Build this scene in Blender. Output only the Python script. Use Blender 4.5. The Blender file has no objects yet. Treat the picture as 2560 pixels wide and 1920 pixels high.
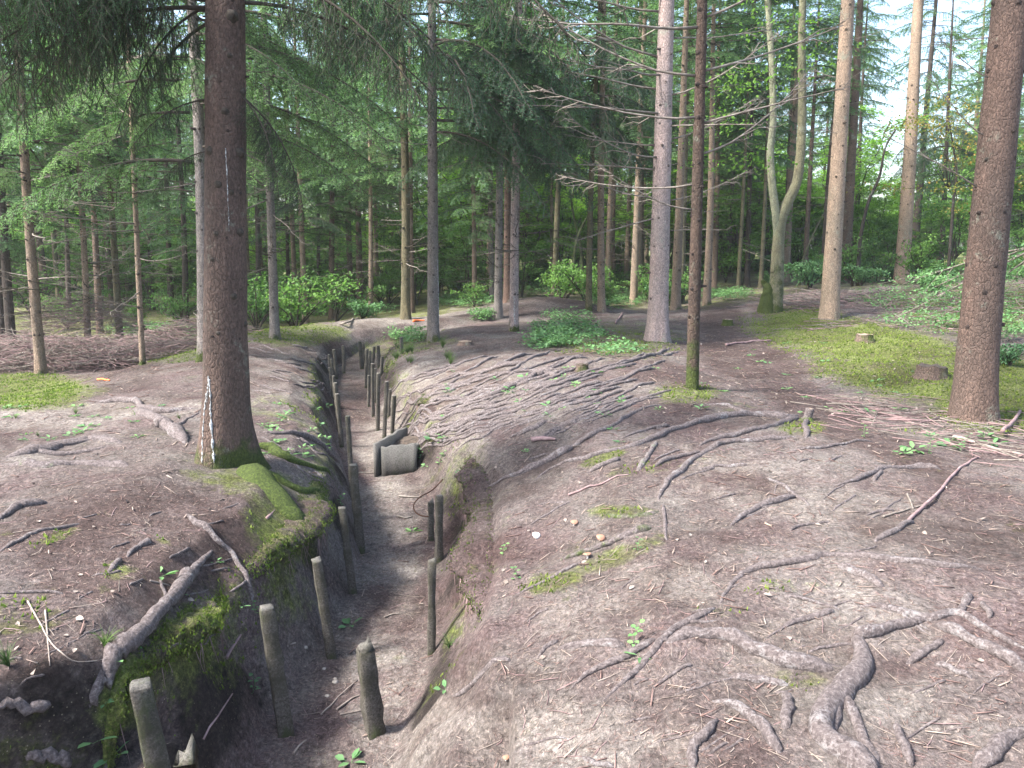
import bpy, math, random
import numpy as np
from mathutils import Vector, Matrix
R = math.radians
rng = np.random.default_rng(7)
random.seed(7)
S = bpy.context.scene
COL = S.collection
# ------------------------------------------------------------------ camera, sky, sun, exposure
PITCH = R(10.0); EYE = 1.65
cam_d = bpy.data.cameras.new('camera'); cam = bpy.data.objects.new('camera', cam_d); COL.objects.link(cam)
cam.location = (0, 0, EYE); cam.rotation_euler = (R(90) - PITCH, 0, 0)
cam_d.sensor_width = 36; cam_d.lens = 28; cam_d.clip_end = 500; cam_d.clip_start = 0.05
S.camera = cam
W = bpy.data.worlds.new('World'); S.world = W; W.use_nodes = True
nt = W.node_tree; bg = nt.nodes['Background']
sky = nt.nodes.new('ShaderNodeTexSky'); sky.sky_type = 'NISHITA'; sky.sun_disc = False
SUN_EL, SUN_AZ = R(50), R(248)     # azimuth clockwise from +Y
sky.sun_elevation = SUN_EL; sky.sun_rotation = SUN_AZ; sky.dust_density = 3.0; sky.air_density = 1.0; sky.ozone_density = 1.0
nt.links.new(sky.outputs[0], bg.inputs[0]); bg.inputs[1].default_value = 0.12
sd = bpy.data.lights.new('sun', 'SUN'); sun = bpy.data.objects.new('sun', sd); COL.objects.link(sun)
sd.energy = 3.0; sd.angle = R(9); sd.color = (1.0, 0.97, 0.93)
dv = Vector((math.sin(SUN_AZ)*math.cos(SUN_EL), math.cos(SUN_AZ)*math.cos(SUN_EL), math.sin(SUN_EL)))
sun.rotation_euler = dv.to_track_quat('Z', 'Y').to_euler()
S.view_settings.view_transform = 'Standard'; S.view_settings.look = 'None'
S.view_settings.exposure = 2.35; S.view_settings.gamma = 1.0
S.render.engine = 'CYCLES'
S.cycles.max_bounces = 6; S.cycles.diffuse_bounces = 4; S.cycles.transmission_bounces = 4
S.cycles.use_denoising = True

# ------------------------------------------------------------------ helpers
def sm(a, b, x):
    t = np.clip((x-a)/(b-a), 0, 1); return t*t*(3-2*t)
def vnoise(x, y, seed=0):
    x = np.asarray(x, float); y = np.asarray(y, float)
    xi = np.floor(x).astype(np.int64); yi = np.floor(y).astype(np.int64)
    fx = x-xi; fy = y-yi; fx = fx*fx*(3-2*fx); fy = fy*fy*(3-2*fy)
    def h(a, b):
        n = (a*374761393 + b*668265263 + seed*974634777) & 0xffffffff
        n = ((n ^ (n >> 13))*1274126177) & 0xffffffff
        return ((n ^ (n >> 16)) & 0xffff)/65535.0
    return (h(xi, yi)*(1-fx)+h(xi+1, yi)*fx)*(1-fy) + (h(xi, yi+1)*(1-fx)+h(xi+1, yi+1)*fx)*fy
def fbm(x, y, s, o=3, seed=0):
    r = 0; a = 1; t = 0
    for k in range(o):
        r = r + a*(vnoise(x/s*2**k, y/s*2**k, seed+k)-.5); t += a; a *= .5
    return r/t*2
def mesh(name, V, tris=None, quads=None, mats=(), tmat=None, qmat=None, attrs=None, smooth=False):
    V = np.asarray(V, np.float32)
    tris = np.zeros((0, 3), np.int32) if tris is None else np.asarray(tris, np.int32)
    quads = np.zeros((0, 4), np.int32) if quads is None else np.asarray(quads, np.int32)
    me = bpy.data.meshes.new(name)
    me.vertices.add(len(V)); me.vertices.foreach_set('co', V.ravel())
    nl = tris.size+quads.size; nf = len(tris)+len(quads)
    me.loops.add(nl); me.loops.foreach_set('vertex_index', np.concatenate([tris.ravel(), quads.ravel()]))
    me.polygons.add(nf)
    st = np.concatenate([np.arange(len(tris))*3, len(tris)*3+np.arange(len(quads))*4]).astype(np.int32)
    me.polygons.foreach_set('loop_start', st)
    if tmat is not None or qmat is not None:
        mi = np.concatenate([np.zeros(len(tris), np.int32) if tmat is None else np.asarray(tmat, np.int32),
                             np.zeros(len(quads), np.int32) if qmat is None else np.asarray(qmat, np.int32)])
        me.polygons.foreach_set('material_index', mi)
    for m in mats: me.materials.append(m)
    for k, a in (attrs or {}).items():
        at = me.attributes.new(k, 'FLOAT', 'POINT'); at.data.foreach_set('value', np.asarray(a, np.float32))
    me.update(calc_edges=True)
    if smooth: me.polygons.foreach_set('use_smooth', np.ones(nf, bool))
    return me
class MB:
    """collects geometry; build -> one mesh"""
    def __init__(s): s.V = []; s.T = []; s.Q = []; s.tm = []; s.qm = []; s.n = 0; s.A = []
    def add(s, V, T=None, Q=None, mat=0, attr=0.0):
        V = np.asarray(V, float).reshape(-1, 3)
        s.V.append(V)
        if T is not None and len(T): T = np.asarray(T); s.T.append(T+s.n); s.tm.append(np.full(len(T), mat))
        if Q is not None and len(Q): Q = np.asarray(Q); s.Q.append(Q+s.n); s.qm.append(np.full(len(Q), mat))
        s.A.append(np.broadcast_to(np.asarray(attr, float), (len(V),)).copy()); s.n += len(V)
    def arrays(s):
        c = lambda l, w: np.concatenate(l) if l else np.zeros((0, w), int)
        return (np.concatenate(s.V), c(s.T, 3), c(s.Q, 4), np.concatenate(s.tm) if s.tm else np.zeros(0, int),
                np.concatenate(s.qm) if s.qm else np.zeros(0, int), np.concatenate(s.A))
    def put(s, arr, M=None):
        V, T, Q, tm, qm, A = arr
        if M is not None:
            M = np.asarray(M); V = V@M[:3, :3].T + M[:3, 3]
        s.V.append(V); s.T.append(T+s.n); s.Q.append(Q+s.n); s.tm.append(tm); s.qm.append(qm); s.A.append(A); s.n += len(V)
    def tube(s, P, r, n=6, mat=0, attr=0.0, cap=True, flat=1.0):
        P = np.asarray(P, float); k = len(P); r = np.broadcast_to(np.asarray(r, float), (k,))
        T = np.gradient(P, axis=0); T /= np.linalg.norm(T, axis=1, keepdims=True)+1e-9
        ref = np.array([0, 0, 1.0]) if abs(T[:, 2]).mean() < .8 else np.array([1.0, 0, 0])
        A = np.cross(T, ref); A /= np.linalg.norm(A, axis=1, keepdims=True)+1e-9; B = np.cross(A, T)
        th = np.arange(n)/n*2*math.pi
        V = P[:, None]+r[:, None, None]*(np.cos(th)[None, :, None]*A[:, None]+flat*np.sin(th)[None, :, None]*B[:, None])
        i = np.arange(k-1)[:, None]*n; j = np.arange(n)[None]; j2 = (j+1) % n
        Q = np.stack([i+j, i+j2, i+n+j2, i+n+j], -1).reshape(-1, 4)
        V = V.reshape(-1, 3); att = np.repeat(np.broadcast_to(np.asarray(attr, float), (k,)), n)
        if cap:
            V = np.concatenate([V, P[:1], P[-1:]]); att = np.concatenate([att, att[:1], att[-1:]])
            a = k*n; jj = np.arange(n); T1 = np.stack([np.full(n, a), (jj+1) % n, jj], -1)
            T2 = np.stack([np.full(n, a+1), (k-1)*n+jj, (k-1)*n+(jj+1) % n], -1)
            s.add(V, np.concatenate([T1, T2]), Q, mat, att)
        else: s.add(V, None, Q, mat, att)
    def prisms(s, P0, P1, r0, r1, mat=0, attr=0.0):
        P0 = np.asarray(P0, float); P1 = np.asarray(P1, float); m = len(P0)
        r0 = np.broadcast_to(r0, (m,))[:, None]; r1 = np.broadcast_to(r1, (m,))[:, None]
        T = P1-P0; T /= np.linalg.norm(T, axis=1, keepdims=True)+1e-9
        ref = np.where(abs(T[:, 2:3]) > .8, np.array([[1.0, 0, 0]]), np.array([[0, 0, 1.0]]))
        A = np.cross(T, ref); A /= np.linalg.norm(A, axis=1, keepdims=True)+1e-9; B = np.cross(A, T)
        V = []
        for P, r in ((P0, r0), (P1, r1)):
            for k in range(3):
                a = k*2*math.pi/3+.5; V.append(P+r*(math.cos(a)*A+math.sin(a)*B))
        V = np.stack(V, 1).reshape(-1, 3); b = np.arange(m)[:, None]*6
        Q = np.concatenate([b+np.array([k, (k+1) % 3, (k+1) % 3+3, k+3]) for k in range(3)])
        T_ = np.concatenate([b+np.array([3, 4, 5]), b+np.array([2, 1, 0])])
        at = np.repeat(np.broadcast_to(np.asarray(attr, float), (m,)), 6)
        s.add(V, T_, Q, mat, at)
    def leaves(s, P, D, N, L, Wd, mat=0, attr=0.0):
        P = np.asarray(P, float); m = len(P)
        D = D/(np.linalg.norm(D, axis=1, keepdims=True)+1e-9); Sd = np.cross(D, N); Sd /= np.linalg.norm(Sd, axis=1, keepdims=True)+1e-9
        N2 = np.cross(Sd, D)
        L = np.broadcast_to(L, (m,))[:, None]; Wd = np.broadcast_to(Wd, (m,))[:, None]
        V = np.stack([P, P+D*L*.35+Sd*Wd*.5+N2*Wd*.12, P+D*L*.75+Sd*Wd*.36+N2*Wd*.08, P+D*L-N2*Wd*.12, P+D*L*.75-Sd*Wd*.36+N2*Wd*.08, P+D*L*.35-Sd*Wd*.5+N2*Wd*.12], 1).reshape(-1, 3)
        b = np.arange(m)[:, None]*6
        Q = np.concatenate([b+np.array([0, 1, 2, 3]), b+np.array([0, 3, 4, 5])])
        s.add(V, None, Q, mat, np.repeat(np.broadcast_to(np.asarray(attr, float), (m,)), 6))
    def mesh(s, name, mats, smooth=False, aname='tip'):
        V, T, Q, tm, qm, A = s.arrays()
        return mesh(name, V, T, Q, mats, tm, qm, {aname: A}, smooth)
def obj(name, data, parent=None, loc=None, M=None):
    o = bpy.data.objects.new(name, data); COL.objects.link(o)
    if parent is not None: o.parent = parent
    if M is not None: o.matrix_local = M
    elif loc is not None: o.location = loc
    return o
def tag(o, label=None, cat=None, group=None, kind=None):
    if label: o['label'] = label
    if cat: o['category'] = cat
    if group: o['group'] = group
    if kind: o['kind'] = kind
    return o
def thing(name, label, cat, loc, group=None):
    return tag(obj(name, None, loc=loc), label, cat, group)
def rnd(a, b, n=None): return rng.uniform(a, b, n)

# ------------------------------------------------------------------ materials
def mat(name, rough=.9):
    m = bpy.data.materials.new(name); m.use_nodes = True
    b = m.node_tree.nodes['Principled BSDF']; b.inputs['Roughness'].default_value = rough
    b.inputs['Specular IOR Level'].default_value = .25
    return m, m.node_tree, b
def nd(t, typ, **k):
    n = t.nodes.new(typ)
    for a, v in k.items():
        if a.startswith('i_'): n.inputs[a[2:].replace('_', ' ')].default_value = v
        else: setattr(n, a, v)
    return n
def ramp(t, fac, stops):
    r = t.nodes.new('ShaderNodeValToRGB'); e = r.color_ramp.elements
    while len(e) < len(stops): e.new(.5)
    for q, (p, c) in zip(e, stops): q.position = p; q.color = (*c, 1) if len(c) == 3 else c
    t.links.new(fac, r.inputs[0]); return r.outputs[0]
def mix(t, fac, a, b, mode='MIX'):
    n = t.nodes.new('ShaderNodeMix'); n.data_type = 'RGBA'; n.blend_type = mode
    for i, v in ((0, fac), (6, a), (7, b)):
        if hasattr(v, 'links'): t.links.new(v, n.inputs[i])
        else: n.inputs[i].default_value = v if i == 0 else (*v, 1)
    return n.outputs[2]
def mth(t, op, a, b=0.0, clamp=False):
    n = t.nodes.new('ShaderNodeMath'); n.operation = op; n.use_clamp = clamp
    for i, v in ((0, a), (1, b)):
        if hasattr(v, 'links'): t.links.new(v, n.inputs[i])
        else: n.inputs[i].default_value = v
    return n.outputs[0]
def noise(t, scale, detail=5, rough=.6, vec=None, dist=0):
    n = nd(t, 'ShaderNodeTexNoise'); n.inputs['Scale'].default_value = scale; n.inputs['Detail'].default_value = detail
    n.inputs['Roughness'].default_value = rough; n.inputs['Distortion'].default_value = dist
    if vec is not None: t.links.new(vec, n.inputs['Vector'])
    return n.outputs['Fac']
def coords(t, scale=(1, 1, 1), kind='Object'):
    c = nd(t, 'ShaderNodeTexCoord'); m = nd(t, 'ShaderNodeMapping'); m.inputs['Scale'].default_value = scale
    t.links.new(c.outputs[kind], m.inputs[0]); return m.outputs[0]
def attr(t, name): 
    a = nd(t, 'ShaderNodeAttribute', attribute_name=name); return a.outputs['Fac']
def bump(t, b, h, strength=.5, dist=.02):
    n = nd(t, 'ShaderNodeBump'); n.inputs['Strength'].default_value = strength; n.inputs['Distance'].default_value = dist
    t.links.new(h, n.inputs['Height']); t.links.new(n.outputs[0], b.inputs['Normal'])

def ground_mat():
    m, t, b = mat('forest_floor', .95)
    v = coords(t)
    n1 = noise(t, 2.2, 8, .65, v); n2 = noise(t, 38, 6, .75, v); n3 = noise(t, 150, 3, .7, v)
    vs = coords(t, (1, .35, 1)); n4 = noise(t, 60, 4, .7, vs, 1.5)
    lit = ramp(t, n2, [(.3, (.035, .024, .022)), (.46, (.092, .064, .06)), (.58, (.135, .10, .095)), (.74, (.25, .205, .19))])
    lit = mix(t, mth(t, 'MULTIPLY', ramp(t, n4, [(.5, (0, 0, 0)), (.7, (1, 1, 1))]), .5), lit, (.215, .16, .145))
    grey = ramp(t, n2, [(.3, (.075, .066, .058)), (.5, (.15, .135, .12)), (.75, (.28, .255, .23))])
    lit = mix(t, ramp(t, noise(t, 1.1, 7, .7, v), [(.38, (0, 0, 0)), (.60, (.9, .9, .9))]), lit, grey)
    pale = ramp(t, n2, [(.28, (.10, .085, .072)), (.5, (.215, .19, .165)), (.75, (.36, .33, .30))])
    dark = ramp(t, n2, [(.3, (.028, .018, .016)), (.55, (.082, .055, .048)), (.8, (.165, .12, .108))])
    moss = ramp(t, n2, [(.3, (.035, .045, .014)), (.5, (.115, .14, .032)), (.68, (.25, .30, .08))])
    w = mth(t, 'MULTIPLY', mth(t, 'SUBTRACT', n1, .5), 1.7)
    w2 = mth(t, 'MULTIPLY', mth(t, 'SUBTRACT', noise(t, 9, 6, .7, v), .5), 1.8)
    wb = mth(t, 'ADD', w, w2)
    def thr(a):
        s = mth(t, 'ADD', attr(t, a), mth(t, 'MULTIPLY', wb, .9))
        return ramp(t, s, [(.3, (0, 0, 0)), (.85, (.95, .95, .95))])
    c = mix(t, thr('pale'), lit, pale); c = mix(t, thr('dark'), c, dark); c = mix(t, thr('wall_shade'), c, ramp(t, n2, [(.3, (.012, .009, .008)), (.6, (.038, .029, .024)), (.8, (.085, .066, .055))])); c = mix(t, thr('moss'), c, moss)  # the near-black ramp paints shade into the colour of the trench walls
    # crisp flakes of litter and cones, needle mat
    vf = nd(t, 'ShaderNodeTexVoronoi'); vf.inputs['Scale'].default_value = 105
    dn = nd(t, 'ShaderNodeTexNoise'); dn.inputs['Scale'].default_value = 30; t.links.new(v, dn.inputs['Vector']); dsc = nd(t, 'ShaderNodeVectorMath', operation='SCALE'); dsc.inputs['Scale'].default_value = .05; t.links.new(dn.outputs['Color'], dsc.inputs[0])
    dad = nd(t, 'ShaderNodeVectorMath', operation='ADD'); t.links.new(coords(t, (1, .5, 1)), dad.inputs[0]); t.links.new(dsc.outputs[0], dad.inputs[1]); t.links.new(dad.outputs[0], vf.inputs['Vector'])
    sf = nd(t, 'ShaderNodeSeparateColor'); t.links.new(vf.outputs['Color'], sf.inputs[0])
    c = mix(t, .5, c, ramp(t, sf.outputs[0], [(0, (.5, .48, .48)), (.4, (.85, .84, .85)), (.8, (1.15, 1.1, 1.1)), (1, (1.9, 1.8, 1.7))]), 'MULTIPLY')
    dk = ramp(t, noise(t, 16, 7, .8, v, .6), [(.36, (.35, .33, .33)), (.47, (1, 1, 1)), (.62, (1.0, 1.0, 1.0)), (.72, (1.45, 1.42, 1.4))])
    c = mix(t, .85, c, dk, 'MULTIPLY')
    c = mix(t, 1.0, c, (.98, .98, .99), 'MULTIPLY')
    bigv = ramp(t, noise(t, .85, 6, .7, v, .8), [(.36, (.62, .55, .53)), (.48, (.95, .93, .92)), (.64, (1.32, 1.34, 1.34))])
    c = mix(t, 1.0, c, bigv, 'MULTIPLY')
    # pale grit and chips
    vo = nd(t, 'ShaderNodeTexVoronoi'); vo.inputs['Scale'].default_value = 45; t.links.new(v, vo.inputs['Vector'])
    chips = mth(t, 'MULTIPLY', ramp(t, vo.outputs['Distance'], [(.10, (1, 1, 1)), (.16, (0, 0, 0))]), ramp(t, noise(t, 7, 3, .6, v), [(.5, (0, 0, 0)), (.62, (.75, .75, .75))]))
    c = mix(t, chips, c, (.34, .29, .21))
    t.links.new(c, b.inputs['Base Color'])
    h = mth(t, 'ADD', mth(t, 'MULTIPLY', n2, .8), mth(t, 'MULTIPLY', n3, .35)); h = mth(t, 'ADD', h, mth(t, 'MULTIPLY', n4, .4))
    h = mth(t, 'ADD', h, mth(t, 'MULTIPLY', sf.outputs[1], .35)); bump(t, b, h, 1.0, .03)
    return m
def bark_mat(name='spruce_bark', scale=34, light=1.0, moss_up=True):
    m, t, b = mat(name, .92)
    v = coords(t, (1, 1, .55)); vn = coords(t)
    wv = nd(t, 'ShaderNodeVectorMath', operation='ADD'); ns = nd(t, 'ShaderNodeTexNoise'); ns.inputs['Scale'].default_value = 14
    t.links.new(v, ns.inputs['Vector']); sc = nd(t, 'ShaderNodeVectorMath', operation='SCALE'); sc.inputs['Scale'].default_value = .05
    t.links.new(ns.outputs['Color'], sc.inputs[0]); t.links.new(v, wv.inputs[0]); t.links.new(sc.outputs[0], wv.inputs[1])
    vo = nd(t, 'ShaderNodeTexVoronoi', feature='DISTANCE_TO_EDGE'); vo.inputs['Scale'].default_value = scale; t.links.new(wv.outputs[0], vo.inputs['Vector'])
    vc = nd(t, 'ShaderNodeTexVoronoi'); vc.inputs['Scale'].default_value = scale; t.links.new(wv.outputs[0], vc.inputs['Vector'])
    n1 = noise(t, 5, 6, .65, vn); n2 = noise(t, 70, 5, .75, v)
    oi = nd(t, 'ShaderNodeObjectInfo')
    base = oi.outputs['Color']
    c = mix(t, 1.0, base, ramp(t, n2, [(.3, (.42, .42, .42)), (.5, (.92, .92, .92)), (.72, (1.6, 1.55, 1.5))]), 'MULTIPLY')
    sep = nd(t, 'ShaderNodeSeparateColor'); t.links.new(vc.outputs['Color'], sep.inputs[0])
    c = mix(t, 1.0, c, ramp(t, sep.outputs[0], [(0, (.86, .86, .86)), (1, (1.12, 1.12, 1.12))]), 'MULTIPLY')
    crack = mth(t, 'MULTIPLY', ramp(t, vo.outputs['Distance'], [(.0, (1, 1, 1)), (.12, (0, 0, 0))]), ramp(t, noise(t, 4, 5, .7, vn), [(.42, (0, 0, 0)), (.6, (1, 1, 1))]))
    c = mix(t, mth(t, 'MULTIPLY', crack, .5), c, (.045, .033, .028))
    lich = ramp(t, mth(t, 'ADD', mth(t, 'MULTIPLY', noise(t, 3.1, 7, .75, vn), .8), mth(t, 'MULTIPLY', n2, .2)), [(.56, (0, 0, 0)), (.66, (.75, .75, .75))])
    c = mix(t, lich, c, (.24, .28, .22))
    if moss_up:
        mo = ramp(t, mth(t, 'ADD', attr(t, 'mossy'), mth(t, 'MULTIPLY', mth(t, 'SUBTRACT', n1, .5), 1.3)), [(.4, (0, 0, 0)), (.62, (1, 1, 1))])
        c = mix(t, mo, c, ramp(t, n2, [(.3, (.02, .028, .01)), (.7, (.075, .10, .022))]))
        kn = attr(t, 'knot'); c = mix(t, mth(t, 'MULTIPLY', kn, .85, True), c, (.03, .024, .022))
    big = noise(t, 1.4, 4, .6, coords(t, (1.5, 1.5, .5)))
    c = mix(t, 1.0, c, ramp(t, big, [(.3, (.72, .76, .78)), (.7, (1.2, 1.12, 1.08))]), 'MULTIPLY')
    t.links.new(c, b.inputs['Base Color'])
    h = mth(t, 'ADD', mth(t, 'MULTIPLY', ramp(t, vo.outputs['Distance'], [(0, (0, 0, 0)), (.15, (1, 1, 1))]), .3), mth(t, 'MULTIPLY', n2, .7))
    bump(t, b, h, 1.0, .022)
    return m
def simple(name, cols, scale=30, rough=.9, bs=.5, bd=.005, obcol=False):
    m, t, b = mat(name, rough); v = coords(t)
    n = noise(t, scale, 5, .7, v)
    c = ramp(t, n, cols)
    t.links.new(c, b.inputs['Base Color']); bump(t, b, n, bs, bd); return m
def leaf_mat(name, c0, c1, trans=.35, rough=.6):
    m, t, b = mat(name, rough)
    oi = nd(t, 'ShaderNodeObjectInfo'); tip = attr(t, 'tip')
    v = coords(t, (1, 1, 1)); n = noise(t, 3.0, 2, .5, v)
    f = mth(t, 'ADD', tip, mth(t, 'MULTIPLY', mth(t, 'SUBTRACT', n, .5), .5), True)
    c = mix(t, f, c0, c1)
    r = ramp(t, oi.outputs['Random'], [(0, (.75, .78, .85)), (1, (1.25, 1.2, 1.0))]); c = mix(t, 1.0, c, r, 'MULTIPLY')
    t.links.new(c, b.inputs['Base Color'])
    tr = nd(t, 'ShaderNodeBsdfTranslucent'); t.links.new(mix(t, .4, c, (.12, .3, .03)), tr.inputs[0])
    ms = nd(t, 'ShaderNodeMixShader'); ms.inputs[0].default_value = trans
    t.links.new(b.outputs[0], ms.inputs[1]); t.links.new(tr.outputs[0], ms.inputs[2])
    t.links.new(ms.outputs[0], t.nodes['Material Output'].inputs[0]); return m
M_ground = ground_mat()
M_bark = bark_mat()
M_decid = bark_mat('smooth_bark', 9)
M_root = None
def root_mat():
    m, t, b = mat('root_bark', .9); v = coords(t)
    n1 = noise(t, 6, 6, .7, v); n2 = noise(t, 55, 5, .75, v)
    c = ramp(t, n2, [(.3, (.045, .036, .035)), (.5, (.125, .102, .098)), (.72, (.26, .225, .215))])
    worn = ramp(t, mth(t, 'ADD', n1, mth(t, 'MULTIPLY', mth(t, 'SUBTRACT', n2, .5), .5)), [(.56, (0, 0, 0)), (.68, (.75, .75, .75))])
    c = mix(t, worn, c, (.26, .245, .24))
    mo = ramp(t, mth(t, 'ADD', attr(t, 'mossy'), mth(t, 'MULTIPLY', mth(t, 'SUBTRACT', n1, .5), 1.3)), [(.42, (0, 0, 0)), (.6, (1, 1, 1))])
    c = mix(t, mo, c, ramp(t, n2, [(.3, (.022, .032, .01)), (.5, (.055, .075, .018)), (.7, (.11, .15, .03))]))
    t.links.new(c, b.inputs['Base Color']); bump(t, b, mth(t, 'ADD', n2, n1), 1.0, .02); return m
M_root = root_mat()
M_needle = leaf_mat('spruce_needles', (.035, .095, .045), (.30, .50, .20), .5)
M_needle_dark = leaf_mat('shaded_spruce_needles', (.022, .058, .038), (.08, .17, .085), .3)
M_leaf = leaf_mat('broad_leaves', (.12, .26, .04), (.30, .52, .08), .6)
M_bushleaf = leaf_mat('shrub_leaves', (.05, .12, .035), (.15, .28, .07), .45)
M_leaf_teal = leaf_mat('bramble_leaves', (.07, .16, .07), (.17, .32, .13), .35)
M_autumn = leaf_mat('turning_leaves', (.12, .17, .04), (.32, .2, .05), .5)
M_wood = simple('dead_wood', [(.3, (.09, .072, .06)), (.55, (.19, .165, .14)), (.8, (.30, .275, .24))], 25)
M_twigdark = simple('live_twig_bark', [(.3, (.03, .025, .02)), (.7, (.08, .065, .05))], 25)
M_brush = simple('brushwood_twigs', [(.3, (.12, .075, .072)), (.55, (.23, .155, .15)), (.8, (.36, .27, .26))], 12)
M_pale = simple('pale_dry_sticks', [(.3, (.12, .095, .08)), (.55, (.24, .20, .17)), (.8, (.40, .36, .31))], 14)
M_soil = simple('dark_soil', [(.3, (.03, .024, .02)), (.6, (.09, .07, .055)), (.8, (.15, .12, .09))], 25, .95, .9, .02)
M_cut = simple('cut_wood', [(.3, (.14, .10, .075)), (.7, (.32, .25, .19))], 20)
M_rust = simple('rusty_iron', [(.3, (.04, .025, .02)), (.7, (.12, .06, .035))], 60)
M_mush = simple('mushroom_cap', [(.3, (.22, .11, .07)), (.7, (.38, .22, .15))], 20, .6)
M_mushw = simple('white_mushroom_cap', [(.3, (.6, .56, .5)), (.7, (.85, .82, .78))], 20, .6)
M_resin = simple('dried_resin', [(.4, (.10, .09, .08)), (.55, (.42, .43, .42)), (.7, (.6, .62, .61))], 60, .7)
M_orange = simple('orange_paint', [(.3, (.6, .12, .03)), (.7, (.85, .22, .07))], 20, .7)
M_grass = leaf_mat('grass_blades', (.06, .12, .03), (.16, .25, .08), .35)
M_mossf = leaf_mat('moss_fronds', (.05, .07, .014), (.25, .33, .06), .3, .9)
def conc_mat(name='weathered_concrete', k=1.0):
    m, t, b = mat(name, .93); v = coords(t)
    n1 = noise(t, 7, 6, .7, v); n2 = noise(t, 90, 5, .8, v)
    c = ramp(t, n2, [(.34, (.035, .033, .03)), (.5, (.105, .10, .092)), (.68, (.20, .195, .18))])
    g = ramp(t, n1, [(.45, (0, 0, 0)), (.6, (.9, .9, .9))]); c = mix(t, g, c, (.055, .055, .04))
    gm = ramp(t, noise(t, 4, 5, .7, coords(t, (1.3, 1.1, .6))), [(.52, (0, 0, 0)), (.66, (.8, .8, .8))]); c = mix(t, gm, c, (.06, .085, .03))
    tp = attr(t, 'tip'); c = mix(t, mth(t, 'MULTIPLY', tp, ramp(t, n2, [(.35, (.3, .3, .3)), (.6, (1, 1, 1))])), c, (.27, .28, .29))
    c = mix(t, 1.0, c, (k, k*.93, k*.85), 'MULTIPLY')
    t.links.new(c, b.inputs['Base Color']); bump(t, b, mth(t, 'ADD', n2, n1), 1.0, .012); return m
M_conc = conc_mat(k=.85); M_concd = conc_mat('stained_concrete', .55)

# ------------------------------------------------------------------ terrain
LINE = np.array([(-1.0, -6), (-1.05, 0), (-1.02, 2.5), (-.97, 4), (-.90, 5), (-.95, 6.5), (-1.3, 8), (-1.65, 9), (-1.97, 10.4), (-2.55, 12.6), (-2.9, 14.7), (-2.75, 16.2), (-2.05, 17.3), (-.9, 17.9), (.6, 18.3)])
SN = np.array([-3, -1.6, -.9, -.62, -.44, -.36, 0, .36, .44, .64, .86, 1.7, 3.2])
KEY = [-6, 2.6, 3.6, 4.6, 6.5, 8, 9.5, 12.5, 15, 17, 19.5]   # arc length ~ y
PROF = np.array([
 [.02, .05, -.10, -.30, -.72, -.94, -1.02, -.97, -.88, -.72, -.45, -.12, 0],
 [.02, .05, -.04, -.26, -.72, -.94, -1.02, -.97, -.88, -.72, -.45, -.12, 0],
 [.02, .05, -.02, -.26, -.76, -.94, -1.02, -.98, -.90, -.66, -.38, -.10, 0],
 [.05, .06, -.08, -.34, -.86, -.98, -1.0, -1.0, -.96, -.70, -.38, -.08, .02],
 [.04, .06, -.10, -.30, -.72, -.95, -.97, -.96, -.92, -.66, -.36, -.06, .03],
 [.02, .04, -.10, -.28, -.60, -.90, -.92, -.92, -.86, -.50, -.32, -.05, .04],
 [.02, .05, -.08, -.26, -.55, -.82, -.85, -.84, -.78, -.40, -.25, -.02, .05],
 [.0, .05, -.06, -.22, -.48, -.66, -.70, -.70, -.62, -.32, -.20, -.02, .05],
 [-.1, .02, -.06, -.2, -.42, -.60, -.64, -.62, -.52, -.28, -.18, -.02, .02],
 [-.2, -.05, -.06, -.14, -.30, -.42, -.45, -.44, -.38, -.24, -.15, -.05, 0],
 [-.2, -.08, -.05, -.05, -.06, -.08, -.08, -.06, -.05, -.04, -.03, 0, 0]])
def sdist(x, y):
    best = np.full(np.shape(x), 1e9); sg = np.zeros(np.shape(x)); ar = np.zeros(np.shape(x)); L = -6.0
    for (ax, ay), (bx, by) in zip(LINE[:-1], LINE[1:]):
        dx, dy = bx-ax, by-ay; l2 = dx*dx+dy*dy; ln = math.sqrt(l2)
        t = np.clip(((x-ax)*dx+(y-ay)*dy)/l2, 0, 1); px = ax+t*dx; py = ay+t*dy
        d = np.hypot(x-px, y-py); c = (dy*(x-ax)-dx*(y-ay))
        k = d < best; best = np.where(k, d, best); sg = np.where(k, np.sign(c), sg); ar = np.where(k, L+t*ln, ar); L += ln
    return best*sg, ar
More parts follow.
